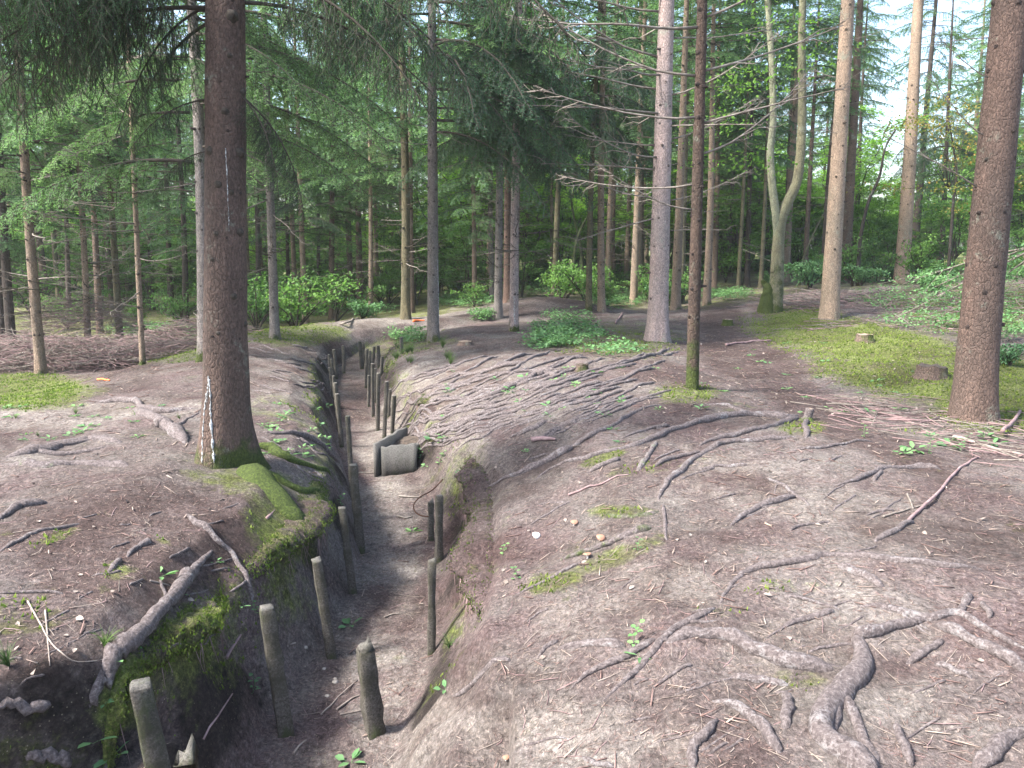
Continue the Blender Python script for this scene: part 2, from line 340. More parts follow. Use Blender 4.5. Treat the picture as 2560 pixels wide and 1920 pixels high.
def H(x, y, fine=True):
    x = np.asarray(x, float); y = np.asarray(y, float)
    s, a = sdist(x, y)
    wob = .07*fbm(x, y, .45, 3, 5)
    sw = s+wob*np.clip(abs(s)*3, 0, 1)*(abs(s) < 1.5)
    ki = np.clip(np.searchsorted(KEY, a)-1, 0, len(KEY)-2); K = np.array(KEY, float)
    f = np.clip((a-K[ki])/(K[ki+1]-K[ki]), 0, 1)
    z = np.zeros(np.shape(x)); sc = np.clip(sw, -2.999, 3.199)
    si = np.clip(np.searchsorted(SN, sc, side='right')-1, 0, len(SN)-2); fs = (sc-SN[si])/(SN[si+1]-SN[si])
    z0 = PROF[ki, si]*(1-fs)+PROF[ki, si+1]*fs; z1 = PROF[ki+1, si]*(1-fs)+PROF[ki+1, si+1]*fs
    z = z0*(1-f)+z1*f
    # lower shelf at the near left
    ye = 2.72+1.2*np.clip(x+2.1, 0, .6) + .06*fbm(x, y, .3, 2, 9)
    sh = (1-sm(-.16, .03, y-ye))*(x < 0)*sm(-6, -4, y)
    zs = np.minimum(z, -.56+.05*fbm(x, y, .5, 2, 3)); z = z*(1-sh)+zs*sh
    out = sm(1.5, 4.5, abs(s))
    z = z - .42*sm(-3.5, -7, x)*sm(7, 12, y)*out - .35*sm(-.5, -4, x)*sm(18.5, 22, y)
    z = z + .5*np.exp(-((x-1.0)**2/5+(y-21)**2/3)) + .55*sm(4, 9, x)*sm(15, 22, y) + .25*sm(4.6, 6.8, x-.0*y)*np.exp(-((y-13)/6)**2)*.6
    z = z + .15*sm(6, 14, x)*sm(6, 16, y)
    z = z + .10*np.abs(fbm(x, y, .8, 3, 71))*sm(3.2, 5, x)*sm(7, 10, y)*(y < 24)
    z = z + .22*np.exp(-((x-.6)**2/3.0+(y-9.0)**2/5)) - .10*np.exp(-((x-3.4)**2/1.2+(y-11)**2/14))
    z = z + .07*fbm(x, y, 2.6, 3, 11)*sm(.5, 1.6, abs(s)) + .2*fbm(x, y, 14, 2, 12)*sm(12, 25, y)
    if fine:
        z = z + .07*fbm(x, y, .22, 3, 51)*np.exp(-((abs(s)-.58)/.17)**2)*(y > 2.2)*(y < 15)
        z = z + .035*fbm(x, y, .5, 3, 21) + .016*fbm(x, y, .11, 3, 22)
    return z
F = 28/36*2212
CP, SP = math.cos(PITCH), math.sin(PITCH)
def ray(u, v):
    X = (u-1106)/F; yc = (829.5-v)/F
    return np.array([X, CP+yc*SP, -SP+yc*CP])
def hit(u, v, lift=0.0):
    """photo position -> point on the ground"""
    d = ray(u, v); t = np.geomspace(.6, 90, 900)
    x = d[0]*t; y = d[1]*t; z = EYE+d[2]*t; g = H(x, y)+lift
    k = np.argmax(z < g)
    if z[k] >= g[k]: k = len(t)-1
    k = max(k, 1); a = (z[k-1]-g[k-1]); b = (z[k]-g[k]); f = a/(a-b+1e-9); tt = t[k-1]+f*(t[k]-t[k-1])
    return np.array([d[0]*tt, d[1]*tt, EYE+d[2]*tt])
def at_y(u, v, y):
    d = ray(u, v); t = y/d[1]; return np.array([d[0]*t, y, EYE+d[2]*t])
def proj(x, y, z):
    z = z-EYE; dep = y*CP-z*SP; up = y*SP+z*CP; dep = np.where(dep < .1, np.nan, dep)
    return 1106+F*x/dep, 829.5-F*up/dep
def depth(p): return p[1]*CP-(p[2]-EYE)*SP
def axis(core0, core1, d, g, lo, hi):
    a = list(np.arange(core0, core1, d)); s = d
    while a[-1] < hi: s *= g; a.append(a[-1]+s)
    s = d
    while a[0] > lo: s *= g; a.insert(0, a[0]-s)
    return np.array(a)
gx = axis(-3.2, 2.6, .027, 1.045, -70, 70)
gy = [-5.0]
while gy[-1] < 1.8: gy.append(gy[-1]+.16)
while gy[-1] < 6: gy.append(gy[-1]+.027)
while gy[-1] < 110: gy.append(gy[-1]*1.0052)
gy = np.array(gy)
GX, GY = np.meshgrid(gx, gy); GZ = H(GX, GY)
U, Vv = proj(GX, GY, GZ); U = np.nan_to_num(U, nan=-9e3); Vv = np.nan_to_num(Vv, nan=9e3)
Sd, Ar = sdist(GX, GY)
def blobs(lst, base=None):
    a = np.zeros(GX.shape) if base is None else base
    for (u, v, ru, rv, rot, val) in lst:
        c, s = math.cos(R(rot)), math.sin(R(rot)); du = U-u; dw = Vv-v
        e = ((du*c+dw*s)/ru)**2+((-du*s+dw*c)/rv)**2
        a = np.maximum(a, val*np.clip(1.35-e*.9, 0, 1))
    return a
moss = blobs([(1850, 735, 240, 50, 8, 1.0), (1990, 800, 270, 80, 10, .88), (2150, 850, 160, 90, 0, 1.0), (2100, 660, 200, 70, 0, .7), (60, 845, 150, 42, 0, 1.0),
  (330, 755, 160, 30, 0, .7), (640, 720, 130, 30, 0, .75), (870, 745, 130, 24, -8, .5), (1330, 735, 180, 45, 0, .5), (1480, 850, 75, 25, 0, .7),
  (520, 1040, 130, 40, 10, .55), (600, 1140, 110, 60, 50, .65), (560, 1290, 120, 50, 10, .45), (400, 1390, 130, 60, -45, .8), (300, 1500, 110, 70, -40, .7), (60, 1630, 140, 50, 0, .6),
  (60, 1330, 120, 50, 0, .5), (1300, 990, 60, 16, -20, .8), (1350, 1105, 80, 16, 0, .6), (1340, 1200, 120, 22, -20, .65), (1200, 1255, 80, 24, -15, .6), (1400, 1010, 120, 16, -10, .45), (1560, 1320, 80, 14, 0, .3), (1730, 1470, 60, 24, 0, .5),
  (1700, 1265, 120, 18, 0, .4), (1740, 690, 90, 30, 0, 1.1), (1600, 880, 60, 14, 0, .3), (1730, 920, 60, 22, 0, .55), (620, 900, 120, 40, 20, .4), (2010, 940, 120, 14, 15, .3), (340, 1160, 40, 14, 40, .45), (120, 1160, 50, 10, -20, .45), (250, 1230, 25, 22, 0, .5)])
moss = np.maximum(moss, .95*sm(34, 42, GY)); moss = np.maximum(moss, .55*sm(20, 25, GY)*sm(1.3, .2, abs(GX-.5*GY)/6)) ; moss = np.maximum(moss, .72*sm(18, 22, GY)*(GX < -2)); moss = np.maximum(moss, .55*sm(19, 24, GY))
moss = np.maximum(moss, .5*np.exp(-((abs(Sd)-.62)/.13)**2)*(GY > 3.2)*(GY < 13)*(Sd < 0)); moss = np.maximum(moss, .42*np.exp(-((Sd-.62)/.18)**2)*(GY > 4))
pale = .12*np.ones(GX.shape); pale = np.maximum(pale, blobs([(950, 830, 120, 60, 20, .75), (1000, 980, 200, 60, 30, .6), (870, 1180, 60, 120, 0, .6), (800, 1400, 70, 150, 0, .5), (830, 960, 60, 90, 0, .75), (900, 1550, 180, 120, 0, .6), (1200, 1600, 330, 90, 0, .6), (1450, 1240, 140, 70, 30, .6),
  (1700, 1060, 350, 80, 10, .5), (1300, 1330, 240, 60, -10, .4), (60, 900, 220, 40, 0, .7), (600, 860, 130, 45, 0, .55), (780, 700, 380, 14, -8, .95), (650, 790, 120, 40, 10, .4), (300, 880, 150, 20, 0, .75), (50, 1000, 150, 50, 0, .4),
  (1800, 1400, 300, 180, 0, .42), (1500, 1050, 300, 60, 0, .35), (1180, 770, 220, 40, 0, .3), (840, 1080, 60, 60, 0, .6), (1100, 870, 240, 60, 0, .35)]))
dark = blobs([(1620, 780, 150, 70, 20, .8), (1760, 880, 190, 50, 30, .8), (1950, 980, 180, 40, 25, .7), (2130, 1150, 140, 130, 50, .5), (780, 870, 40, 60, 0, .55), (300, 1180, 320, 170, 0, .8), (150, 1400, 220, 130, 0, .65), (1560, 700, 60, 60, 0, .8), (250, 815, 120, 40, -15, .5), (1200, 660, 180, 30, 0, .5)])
wall_shade = np.exp(-((Sd-.52)/.13)**2)*(GY > 3.9)*(GY < 14)*(.55+.9*fbm(GX, GY, .5, 2, 61))*1.25  # shade painted as a near-black band along the foot of the right wall
wall_shade = np.maximum(wall_shade, np.exp(-((Sd+.50)/.10)**2)*(GY > 2.2)*(GY < 14)*(.4+1.2*fbm(GX, GY, .45, 2, 62))*1.3)  # painted shade in patches on the left wall too
wall_shade = np.maximum(wall_shade, .8*np.exp(-((GY-(2.62+1.2*np.clip(GX+2.1, 0, .6)))/.12)**2)*(GX < -1.3)*(GX > -4)); wall_shade = np.clip(wall_shade, 0, 1.3)  # and painted shade along the edge of the near left shelf
nx = len(gx); ny = len(gy); ii = (np.arange(ny-1)[:, None]*nx+np.arange(nx-1)[None]).ravel()
gq = np.stack([ii, ii+1, ii+nx+1, ii+nx], -1)
gm = mesh('ground', np.stack([GX, GY, GZ], -1).reshape(-1, 3), None, gq, [M_ground], attrs={'moss': moss.ravel(), 'pale': pale.ravel(), 'dark': dark.ravel(), 'wall_shade': wall_shade.ravel()}, smooth=True)
tag(obj('ground', gm), kind='structure')
def gnorm(x, y, e=.04):
    nxx = -(H(x+e, y)-H(x-e, y))/(2*e); nyy = -(H(x, y+e)-H(x, y-e))/(2*e); n = np.stack([nxx, nyy, np.ones_like(nxx)], -1)
    return n/np.linalg.norm(n, axis=-1, keepdims=True)
def sample(arr, x, y):
    i = np.clip(np.searchsorted(gx, x), 0, nx-1); j = np.clip(np.searchsorted(gy, y), 0, ny-1); return arr[j, i]

# ------------------------------------------------------------------ litter, moss fronds (stuff)
def scatter(n, ylo=1.9, yhi=16, p=1.6):
    y = ylo+(yhi-ylo)*rng.random(n)**p; x = (rng.random(n)*2-1)*(.72*y+.4)
    return x, y
mb = MB()
x, y = scatter(26000, 1.9, 15, 1.7); k = ((sample(moss, x, y) < .6) | (rng.random(len(x)) < .25)) & (gnorm(x, y)[:, 2] > .84); x, y = x[k], y[k]
n = len(x); a = rnd(0, math.pi, n); L = rnd(.012, .045, n)*(.8+.05*y); big = rng.random(n) < .05; L[big] *= 2.6
dx, dy = np.cos(a)*L/2, np.sin(a)*L/2; r = np.where(big, .0028, .0011)*(1+.10*y)
P0 = np.stack([x-dx, y-dy, H(x-dx, y-dy)+.003+r], -1); P1 = np.stack([x+dx, y+dy, H(x+dx, y+dy)+.003+r*rnd(.5, 3, n)], -1)
mb.prisms(P0[::2], P1[::2], r[::2], r[::2]*.6, 0); mb.prisms(P0[1::2], P1[1::2], r[1::2], r[1::2]*.6, 1)
tag(obj('needle_litter', mb.mesh('needle_litter', [simple('reddish_litter', [(.3, (.10, .06, .05)), (.7, (.24, .16, .14))], 9), simple('buff_litter', [(.3, (.17, .12, .10)), (.7, (.36, .29, .24))], 9)])), 'fine twigs, needles and husks littering the bare ground', 'litter', kind='stuff')
mb = MB()
x, y = scatter(170000, 1.9, 19, 1.35); mv = sample(moss, x, y)+.55*fbm(x, y, .5, 4, 40)-.25*rng.random(len(x)); k = mv > .45; x, y, mv = x[k], y[k], mv[k]; n = len(x)
hgt = rnd(.008, .022, n)*(1+.05*y); a = rnd(0, 6.28, n); z = H(x, y); w = hgt*.45
P = np.stack([x, y, z-.003], -1); A = np.stack([np.cos(a), np.sin(a), 0*a], -1); T = P+np.stack([rnd(-.6, .6, n)*hgt, rnd(-.6, .6, n)*hgt, hgt], -1)
V = np.stack([P-A*w[:, None], P+A*w[:, None], T], 1).reshape(-1, 3)
at = np.stack([np.full(n, .1), np.full(n, .1), rnd(.3, 1.0, n)], 1).ravel()
mb.add(V, np.arange(3*n).reshape(-1, 3), None, 0, at)
tag(obj('moss', mb.mesh('moss', [M_mossf])), 'short yellow-green moss covering the banks and the right-hand verge', 'moss', kind='stuff')

# ------------------------------------------------------------------ spruce branches
def needles(mb, A, B, sp, nl, nw, k, mat=1, t0=.0, t1=.6):
    """A,B segment ends; tip value per segment arrays t0,t1"""
    d = B-A; ln = np.linalg.norm(d, axis=1); m = np.maximum(1, np.round(ln/sp)).astype(int)
    idx = np.repeat(np.arange(len(A)), m); off = np.concatenate([np.arange(q) for q in m]) if len(m) < 200000 else None
    f = (off+rng.random(len(idx)))/m[idx]
    ax = (d/(ln[:, None]+1e-9))[idx]; P = A[idx]+d[idx]*f[:, None]; tv = (t0[idx]*(1-f)+t1[idx]*f)
    side = np.cross(ax, np.array([0, 0, 1.0])); side /= np.linalg.norm(side, axis=1, keepdims=True)+1e-6; up = np.cross(side, ax)
    for j in range(k):
        n = len(P)
        if j < 2: an = rnd(-.7, .7, n)+(math.pi if j else 0)
        else: an = rnd(0, 6.28, n)
        pr = np.cos(an)[:, None]*side+np.sin(an)[:, None]*up; l = rnd(.7, 1.2, n)[:, None]*nl
        T = P+ax*l*.62+pr*l*.78
        V = np.stack([P-ax*nw*.5, P+ax*nw*.5, T], 1).reshape(-1, 3)
        mb.add(V, np.arange(3*n).reshape(-1, 3), None, mat, np.repeat(tv, 3)*np.tile([.7, .7, 1.1], n))
def spruce_branch(L=2.2, rise=.15, droop=.45, hang=.9, sec_sp=.07, tert=.06, sp=.01, nl=.02, nw=.004, k=3, start=.12, seclen=.34, bare=False, tipb=0.0, ropes=False):
    mb = MB()
    ts = np.linspace(0, 1, 12); wig = .03*L*np.cumsum(rng.normal(0, .3, 12))*ts
    ax_ = np.stack([L*ts*(1-.12*ts*droop), wig, L*(rise*ts-droop*ts**2)], -1)
    mb.tube(ax_, .011*L**.7*(1-ts*.85)+.0015, 5, 0)
    def pt(t): return np.stack([np.interp(t, ts, ax_[:, i]) for i in range(3)], -1)
    n = int(L*(1-start)/sec_sp); sA = []; sB = []; v0 = []; v1 = []
    for i in range(n):
        for sd_ in (-1, 1):
            t = start+(1-start)*(i+rng.random()*.8)/n
            if rng.random() < .08: continue
            p = pt(t); dr = pt(min(1, t+.02))-pt(t-.02); dr /= np.linalg.norm(dr)
            env = (min(1, (t-start)/.25+.35))*(1-t)**.55+.10
            l = seclen*L*env*rng.uniform(.65, 1.15); ang = R(rng.uniform(42, 64))
            sv = np.cross(dr, [0, 0, 1]); sv /= np.linalg.norm(sv)
            d = dr*math.cos(ang)+sd_*sv*math.sin(ang)
            seg = 4; q = p.copy(); q0s = [p.copy()]
            for s in range(seg):
                d = d+np.array([0, 0, -hang*(.25+.3*s)*rng.uniform(.6, 1.3)]) ; d /= np.linalg.norm(d)
                q = q+d*l/seg; q0s.append(q.copy())
            q0s = np.array(q0s); f = np.linspace(0, 1, seg+1)
            tb = tipb+.15*t
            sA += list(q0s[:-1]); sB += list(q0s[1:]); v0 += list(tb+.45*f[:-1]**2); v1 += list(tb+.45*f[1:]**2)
            if tert:
                m = int(l/tert)
                for j in range(m):
                    for s2 in (-1, 1):
                        if rng.random() < .15: continue
                        g = (j+rng.random())/m
                        pp = np.array([np.interp(g, f, q0s[:, c]) for c in range(3)])
                        kk = min(seg-1, int(g*seg)); dd = q0s[kk+1]-q0s[kk]; dd /= np.linalg.norm(dd)
                        s3 = np.cross(dd, [0, 0, 1]); s3 /= np.linalg.norm(s3)+1e-6
                        d3 = dd*.65+s2*s3*.75+np.array([0, 0, -hang*(.9 if ropes else .45)*rng.random()]); d3 /= np.linalg.norm(d3)
                        l3 = (rng.uniform(.5, 1.0)*.6*l*(1-.6*g)+.03)*(rng.random() < .75) if ropes else rng.uniform(.35, .6)*l*(1-g)**.6*.6+.025
                        if l3 == 0: continue
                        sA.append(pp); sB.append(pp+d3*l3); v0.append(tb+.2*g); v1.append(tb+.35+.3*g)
    if bare is not True:
        A = np.array(sA); B = np.array(sB); v0 = np.array(v0); v1 = np.array(v1)
        mb.prisms(A, B, .0022*L**.5, .0014*L**.5, 0)
        A2 = np.concatenate([A, ax_[4:-1]]); B2 = np.concatenate([B, ax_[5:]]); z = np.full(7, .2)
        needles(mb, A2, B2, sp, nl, nw, k, 1, np.concatenate([v0, z]), np.concatenate([v1, z]))
    return mb
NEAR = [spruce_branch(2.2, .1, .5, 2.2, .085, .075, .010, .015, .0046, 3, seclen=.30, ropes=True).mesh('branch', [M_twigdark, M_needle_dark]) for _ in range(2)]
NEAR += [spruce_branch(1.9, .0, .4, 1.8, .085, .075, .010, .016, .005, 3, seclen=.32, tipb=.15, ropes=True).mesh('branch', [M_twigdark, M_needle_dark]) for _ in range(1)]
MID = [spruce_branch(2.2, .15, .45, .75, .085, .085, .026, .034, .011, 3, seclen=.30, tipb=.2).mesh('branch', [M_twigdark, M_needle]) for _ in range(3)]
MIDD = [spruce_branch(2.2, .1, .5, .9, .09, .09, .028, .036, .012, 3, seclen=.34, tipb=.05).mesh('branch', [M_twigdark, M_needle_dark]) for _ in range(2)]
FAR = [spruce_branch(2.0, .05, dr, hg, .15, 0, .055, .085, .034, 3, seclen=.34, tipb=tb).arrays() for dr, hg, tb in ((.35, .5, .1), (.5, .8, .05), (.3, .3, .2))]
def dead_branch(L=1.0, up=.25, n2=9, curl=.3):
    mb = MB(); ts = np.linspace(0, 1, 10); w = np.cumsum(rng.normal(0, .018, 10))
    P = np.stack([L*ts, w*L, L*(up*ts**1.6-.12*ts+.0)], -1)
    mb.tube(P, .0075*L*(1-.85*ts)+.0012, 5, 0)
    for i in range(n2):
        t = rng.uniform(.2, .97); s = rng.choice([-1, 1]); p = np.array([np.interp(t, ts, P[:, c]) for c in range(3)])
        l = L*(1-t*.6)*rng.uniform(.15, .5); d = np.array([.75, s*rng.uniform(.4, .9), rng.uniform(-.35, .3)]); d /= np.linalg.norm(d)
        q = np.array([p+d*l*f+np.array([0, 0, curl*.25*l*f*f])+(rng.normal(0, .015, 3)*L if f else 0) for f in (0, .4, .75, 1)])
        mb.tube(q, np.array([.0042, .003, .002, .0012])*L, 3, 0, cap=False)
        for j in range(3):
            g = rng.uniform(.3, .95); pp = np.array([np.interp(g, [0, .4, .75, 1], q[:, c]) for c in range(3)]); d2 = d+rng.normal(0, .55, 3); d2 /= np.linalg.norm(d2)
            mb.prisms([pp], [pp+d2*l*rng.uniform(.15, .45)], .0018*L, .0009*L, 0)
    return mb
DEAD = [dead_branch(1, u, n, c).mesh('dead_branch', [M_wood], True) for u, n, c in ((.3, 10, .4), (.1, 7, .3), (.45, 12, .5), (-.05, 9, .2))]
DEADARR = [dead_branch(1, u, 4, .3).arrays() for u in (.2, .0, .35)]
def xf(loc, az, pitch, s, roll=0):
    return Matrix.Translation(loc) @ Matrix.Rotation(az, 4, 'Z') @ Matrix.Rotation(-pitch, 4, 'Y') @ Matrix.Rotation(roll, 4, 'X') @ Matrix.Scale(s, 4)
def crown_mesh(z0, z1, L0, dens=1.0, bot_dead=2.0, bare_lo=.0):
    mb = MB(); z = z0-bot_dead
    while z < z1:
        f = max(0, (z-z0)/(z1-z0)); L = L0*(1-f)**.8*min(1, .55+(max(z, z0)-z0)/2.5)
        nb = 4 if z < z0 else int(rng.integers(4, 6)*dens+.5)
        for i in range(max(2, nb)):
            az = rng.uniform(0, 6.28); zz = z+rng.uniform(-.12, .12)
            if z < z0:
                mb.put(DEADARR[rng.integers(3)], xf((0, 0, zz), az, rng.uniform(-.1, .3), rng.uniform(.4, 1.3)))
            else:
                mb.put_m = None
                arr = FAR[rng.integers(3)]; V, T, Q, tm, qm, A = arr
                mb.put((V, T, Q, tm, qm, A), xf((0, 0, zz), az, rng.uniform(-.15, .15)+.35*f, (L/2.0)*rng.uniform(.75, 1.15)))
        z += rng.uniform(.38, .55)
    return mb
CROWN = {}
def crown(kind):
    if kind not in CROWN:
        z0, z1, L0, dn, bd = {'low': (2.8, 15, 2.0, .95, 1.8), 'mid': (4.5, 16, 2.2, 1.0, 3.2), 'high': (6.6, 17, 2.2, 1.0, 4.2), 'top': (9.0, 18, 2.2, .9, 2.0), 'mid2': (4.2, 17, 2.3, .95, 2.6)}[kind]
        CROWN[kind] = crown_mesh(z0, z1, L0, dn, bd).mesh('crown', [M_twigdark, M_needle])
    return CROWN[kind]

# ------------------------------------------------------------------ trunks
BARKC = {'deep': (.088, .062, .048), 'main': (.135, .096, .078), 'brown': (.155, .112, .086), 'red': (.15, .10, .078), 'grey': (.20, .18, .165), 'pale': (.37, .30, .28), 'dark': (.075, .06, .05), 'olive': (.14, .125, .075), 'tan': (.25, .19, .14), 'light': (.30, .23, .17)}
def trunk_mesh(rad, Ht=16.0, lean=(0, 0), flare=.7, mossb=.0, knots=True, detail=1, stub=1.0, bend=0):
    ns = 20 if detail else 10
    hs = [-.35, -.12, 0]; h = 0
    while h < Ht: h += (.05 if h < .7 else (.13 if h < 6 and detail else .6)); hs.append(h)
    hs = np.array(hs); th = np.arange(ns)/ns*2*math.pi
    taper = 1-.92*np.clip(hs, 0, None)/Ht; hh = np.clip(hs, -.12, None)
    ph = rng.uniform(0, 6.28); nb = rng.integers(3, 6)
    bt = .5+.5*np.cos(nb*th+ph)+.25*np.cos(2*th+ph*2)
    fl = flare*np.exp(-(hh+.12)/(.12+rad*(.9 if rad > .15 else .55)))
    rr = rad*(taper[:, None]*(1+.035*fbm(th[None]*2+0*hs[:, None]+ph*7, hs[:, None]*3, 1.0, 2, 3)) + fl[:, None]*(.35+.75*bt[None]))
    cx = lean[0]*hs+bend*np.sin(hs*.55)*.12; cy = lean[1]*hs
    V = np.stack([cx[:, None]+rr*np.cos(th), cy[:, None]+rr*np.sin(th), np.repeat(hs[:, None], ns, 1)], -1).reshape(-1, 3)
    k = len(hs); i = np.arange(k-1)[:, None]*ns; j = np.arange(ns)[None]; j2 = (j+1) % ns
    Q = np.stack([i+j, i+j2, i+ns+j2, i+ns+j], -1).reshape(-1, 4)
    mossy = np.repeat((mossb*np.exp(-np.clip(hs, 0, None)/(.25+.5*mossb)))[:, None], ns, 1).ravel()*1.25
    kn = np.zeros(len(V)); Vs = [V]; Ts = []; K = [kn]; Ms = [mossy]; Qs = [Q]; nV = len(V)
    if knots:
        z = rng.uniform(.5, .9); hmax = 9 if detail else 7
        while z < hmax:
            a0 = rng.uniform(0, 6.28); m = rng.integers(3, 6)
            for q in range(m):
                a = a0+q*6.28/m+rng.uniform(-.25, .25); zz = z+rng.uniform(-.05, .05); r0 = rad*(1-.92*zz/Ht)
                c = np.array([lean[0]*zz+r0*math.cos(a)*.97+bend*math.sin(zz*.55)*.12, lean[1]*zz+r0*math.sin(a)*.97, zz]); dr = np.array([math.cos(a), math.sin(a), rng.uniform(-.1, .25)])
                s = (.016+.035*rad)*rng.uniform(.7, 1.3)*stub; ln = rng.choice([.5, 1.1, 3.0], p=[.5, .38, .12])*s
                sv = np.cross(dr, [0, 0, 1]); sv /= np.linalg.norm(sv); uv = np.cross(sv, dr)
                n6 = 6; tt = np.arange(n6)/n6*6.283
                ring = lambda off, rr_: c+dr*off+rr_*(np.cos(tt)[:, None]*sv+np.sin(tt)[:, None]*uv)
                W_ = np.concatenate([ring(-s*.3, s*1.5), ring(s*.25, s*.85), ring(ln, s*.55), [c+dr*(ln+.002)]])
                jj = np.arange(n6); j3 = (jj+1) % n6
                Qs.append(np.concatenate([np.stack([jj, j3, j3+n6, jj+n6], -1), np.stack([jj+n6, j3+n6, j3+2*n6, jj+2*n6], -1)])+nV)
                Ts.append(np.stack([jj+2*n6, j3+2*n6, np.full(n6, 3*n6)], -1)+nV)
                Vs.append(W_); K.append(np.concatenate([np.full(n6, .5), np.full(n6, 1), np.full(n6+1, .9)])); Ms.append(np.zeros(3*n6+1)); nV += len(W_)
            # dark skin round the whorl
            z += rng.uniform(.26, .48)
            if rng.random() < .35:
                zz = z-.12; a = rng.uniform(0, 6.28)
        Vall = np.concatenate(Vs)
    Vall = np.concatenate(Vs)
    return mesh('trunk', Vall, np.concatenate(Ts) if Ts else None, np.concatenate(Qs), [M_bark], attrs={'mossy': np.concatenate(Ms), 'knot': np.concatenate(K)}, smooth=True)
TREES = {}
def tree(key, ub, vb, w, ut, vt, col, label, cat='spruce tree', mossb=.15, cr='mid', nd_=5, dh=(1.2, 5), flare=.6, dl=(.5, 1.3), group=None, wv=None, far=False, name='spruce_tree', y=None):
    p = hit(ub, vb) if y is None else at_y(ub, vb, y)
    if y is not None: p[2] = float(H(p[0], p[1]))
    top = at_y(ut, vt, p[1]); lean = (top[0]-p[0])/(top[2]-p[2])
    rad = w*depth(p)/F/2
    Ht = max(14, rad*95)
    t = thing(name, label, cat, p, group)
    tr = obj('trunk', trunk_mesh(rad, Ht, (lean, 0), flare, mossb, True, 0 if (far or p[1] > 26) else 1, .55 if key == 'M' else 1.0, 0.0 if key in ('M', 'AW', 'AD', 'AF', 'S', 'AQ') else rng.normal(0, .3)), t)
    c = BARKC[col]; j = rng.uniform(.9, 1.1); tr.color = (c[0]*j, c[1]*j, c[2]*j, 1)
    if cr:
        c = obj('crown', crown(cr), t); sc = rng.uniform(.92, 1.1)
        c.matrix_local = Matrix.Translation((lean*5, 0, rng.uniform(-.3, .3))) @ Matrix.Rotation(rng.uniform(0, 6.28), 4, 'Z') @ Matrix.Diagonal((sc, sc, Ht/16 if Ht < 22 else 1.2, 1))
    for i in range(nd_):
        h = rng.uniform(*dh); az = rng.uniform(0, 6.28)
        rr = rad*(1-.92*h/Ht)*.8
        obj('dead_branch', DEAD[rng.integers(4)], t, M=xf((lean*h+rr*math.cos(az), rr*math.sin(az), h), az, rng.uniform(-.25, .25), rng.uniform(*dl)))
    TREES[key] = (t, p, lean, rad, Ht); return t
def live(key, h, az, L, kind='near', pitch=0.0, roll=0, i=None):
    t, p, lean, rad, Ht = TREES[key]; P = {'near': NEAR, 'mid': MID, 'midd': MIDD}[kind]
    me = P[(rng.integers(len(P)) if i is None else i)]; b0 = 2.2
    obj('branch', me, t, M=xf((lean*h+rad*.6*math.cos(R(az)), rad*.6*math.sin(R(az)), h), R(az), R(pitch), L/b0, R(roll)))
def dead(key, h, az, L, pitch=0.0, i=None):
    t, p, lean, rad, Ht = TREES[key]
    obj('dead_branch', DEAD[rng.integers(4) if i is None else i], t, M=xf((lean*h+rad*.7*math.cos(R(az)), rad*.7*math.sin(R(az)), h), R(az), R(pitch), L))
# ------------------------------------------------------------------ the trees one can tell apart
T = tree
T('M', 487, 1000, 92, 487, 0, 'main', 'thick brown spruce with white resin streaks and mossy roots beside the trench', mossb=.5, cr='top', nd_=0, flare=1.1)
T('A', 26, 760, 20, -8, 200, 'dark', 'dark spruce trunk cut by the left edge of the picture behind the brushwood', cr='low', mossb=.1)
T('A2', 6, 752, 12, -22, 200, 'dark', 'thin blackish spruce trunk at the very left edge of the picture', cr='low')
T('B', 89, 807, 22, 52, 250, 'tan', 'light tan spruce standing in front of the brushwood heap at the left', mossb=.35, cr='mid', nd_=16, dl=(.6, 1.5))
T('C', 190, 745, 14, 164, 292, 'tan', 'slim spruce behind the middle of the brushwood heap', cr='mid', nd_=15, dl=(.6, 1.5))
T('D', 216, 721, 15, 193, 260, 'brown', 'reddish slim spruce just right of the brushwood mound', cr='mid', nd_=14, dl=(.6, 1.5))
T('E', 259, 735, 15, 229, 260, 'olive', 'brown spruce with a faint greenish tinge between the brushwood mound and the thinnest left trunk', cr='mid', nd_=15, dl=(.6, 1.5))
T('F', 308, 787, 12, 285, 260, 'tan', 'very thin bare spruce with dead side twigs and white mark at its mossy foot', mossb=.5, cr='high', nd_=20, dl=(.6, 1.5), dh=(.8, 4.5))
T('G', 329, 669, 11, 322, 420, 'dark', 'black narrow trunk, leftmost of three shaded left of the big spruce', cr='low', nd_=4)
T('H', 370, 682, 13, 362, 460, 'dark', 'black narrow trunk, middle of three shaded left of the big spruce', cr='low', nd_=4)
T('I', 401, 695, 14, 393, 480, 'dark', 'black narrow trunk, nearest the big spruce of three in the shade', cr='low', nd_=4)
T('J', 441, 778, 28, 409, 20, 'grey', 'grey-brown spruce half hidden behind the left side of the thick resin-streaked one', mossb=.6, cr='top', nd_=5)
T('L', 557, 693, 13, 550, 400, 'dark', 'dark slim spruce just right of the thick resin-streaked trunk', cr='mid')
T('N', 594, 731, 20, 583, 417, 'grey', 'grey-green lichened spruce standing on the moss right of the thick trunk', mossb=.4, cr='mid', nd_=14, dl=(.6, 1.5))
T('O', 660, 698, 14, 651, 469, 'tan', 'pale brown slim spruce on the far moss, between the lichened one and the trench', cr='mid', nd_=15, dl=(.6, 1.5))
T('P', 717, 689, 14, 719, 375, 'brown', 'brown straight spruce beyond the left end of the pale crest path', cr='low', nd_=16, dl=(.6, 1.5))
T('Q', 759, 670, 13, 752, 420, 'brown', 'reddish slim spruce whose twin stands black right behind it', cr='mid', nd_=6)
T('Q2', 775, 657, 11, 770, 420, 'dark', 'black slim trunk right behind a reddish one beyond the trench', cr='mid', nd_=5)
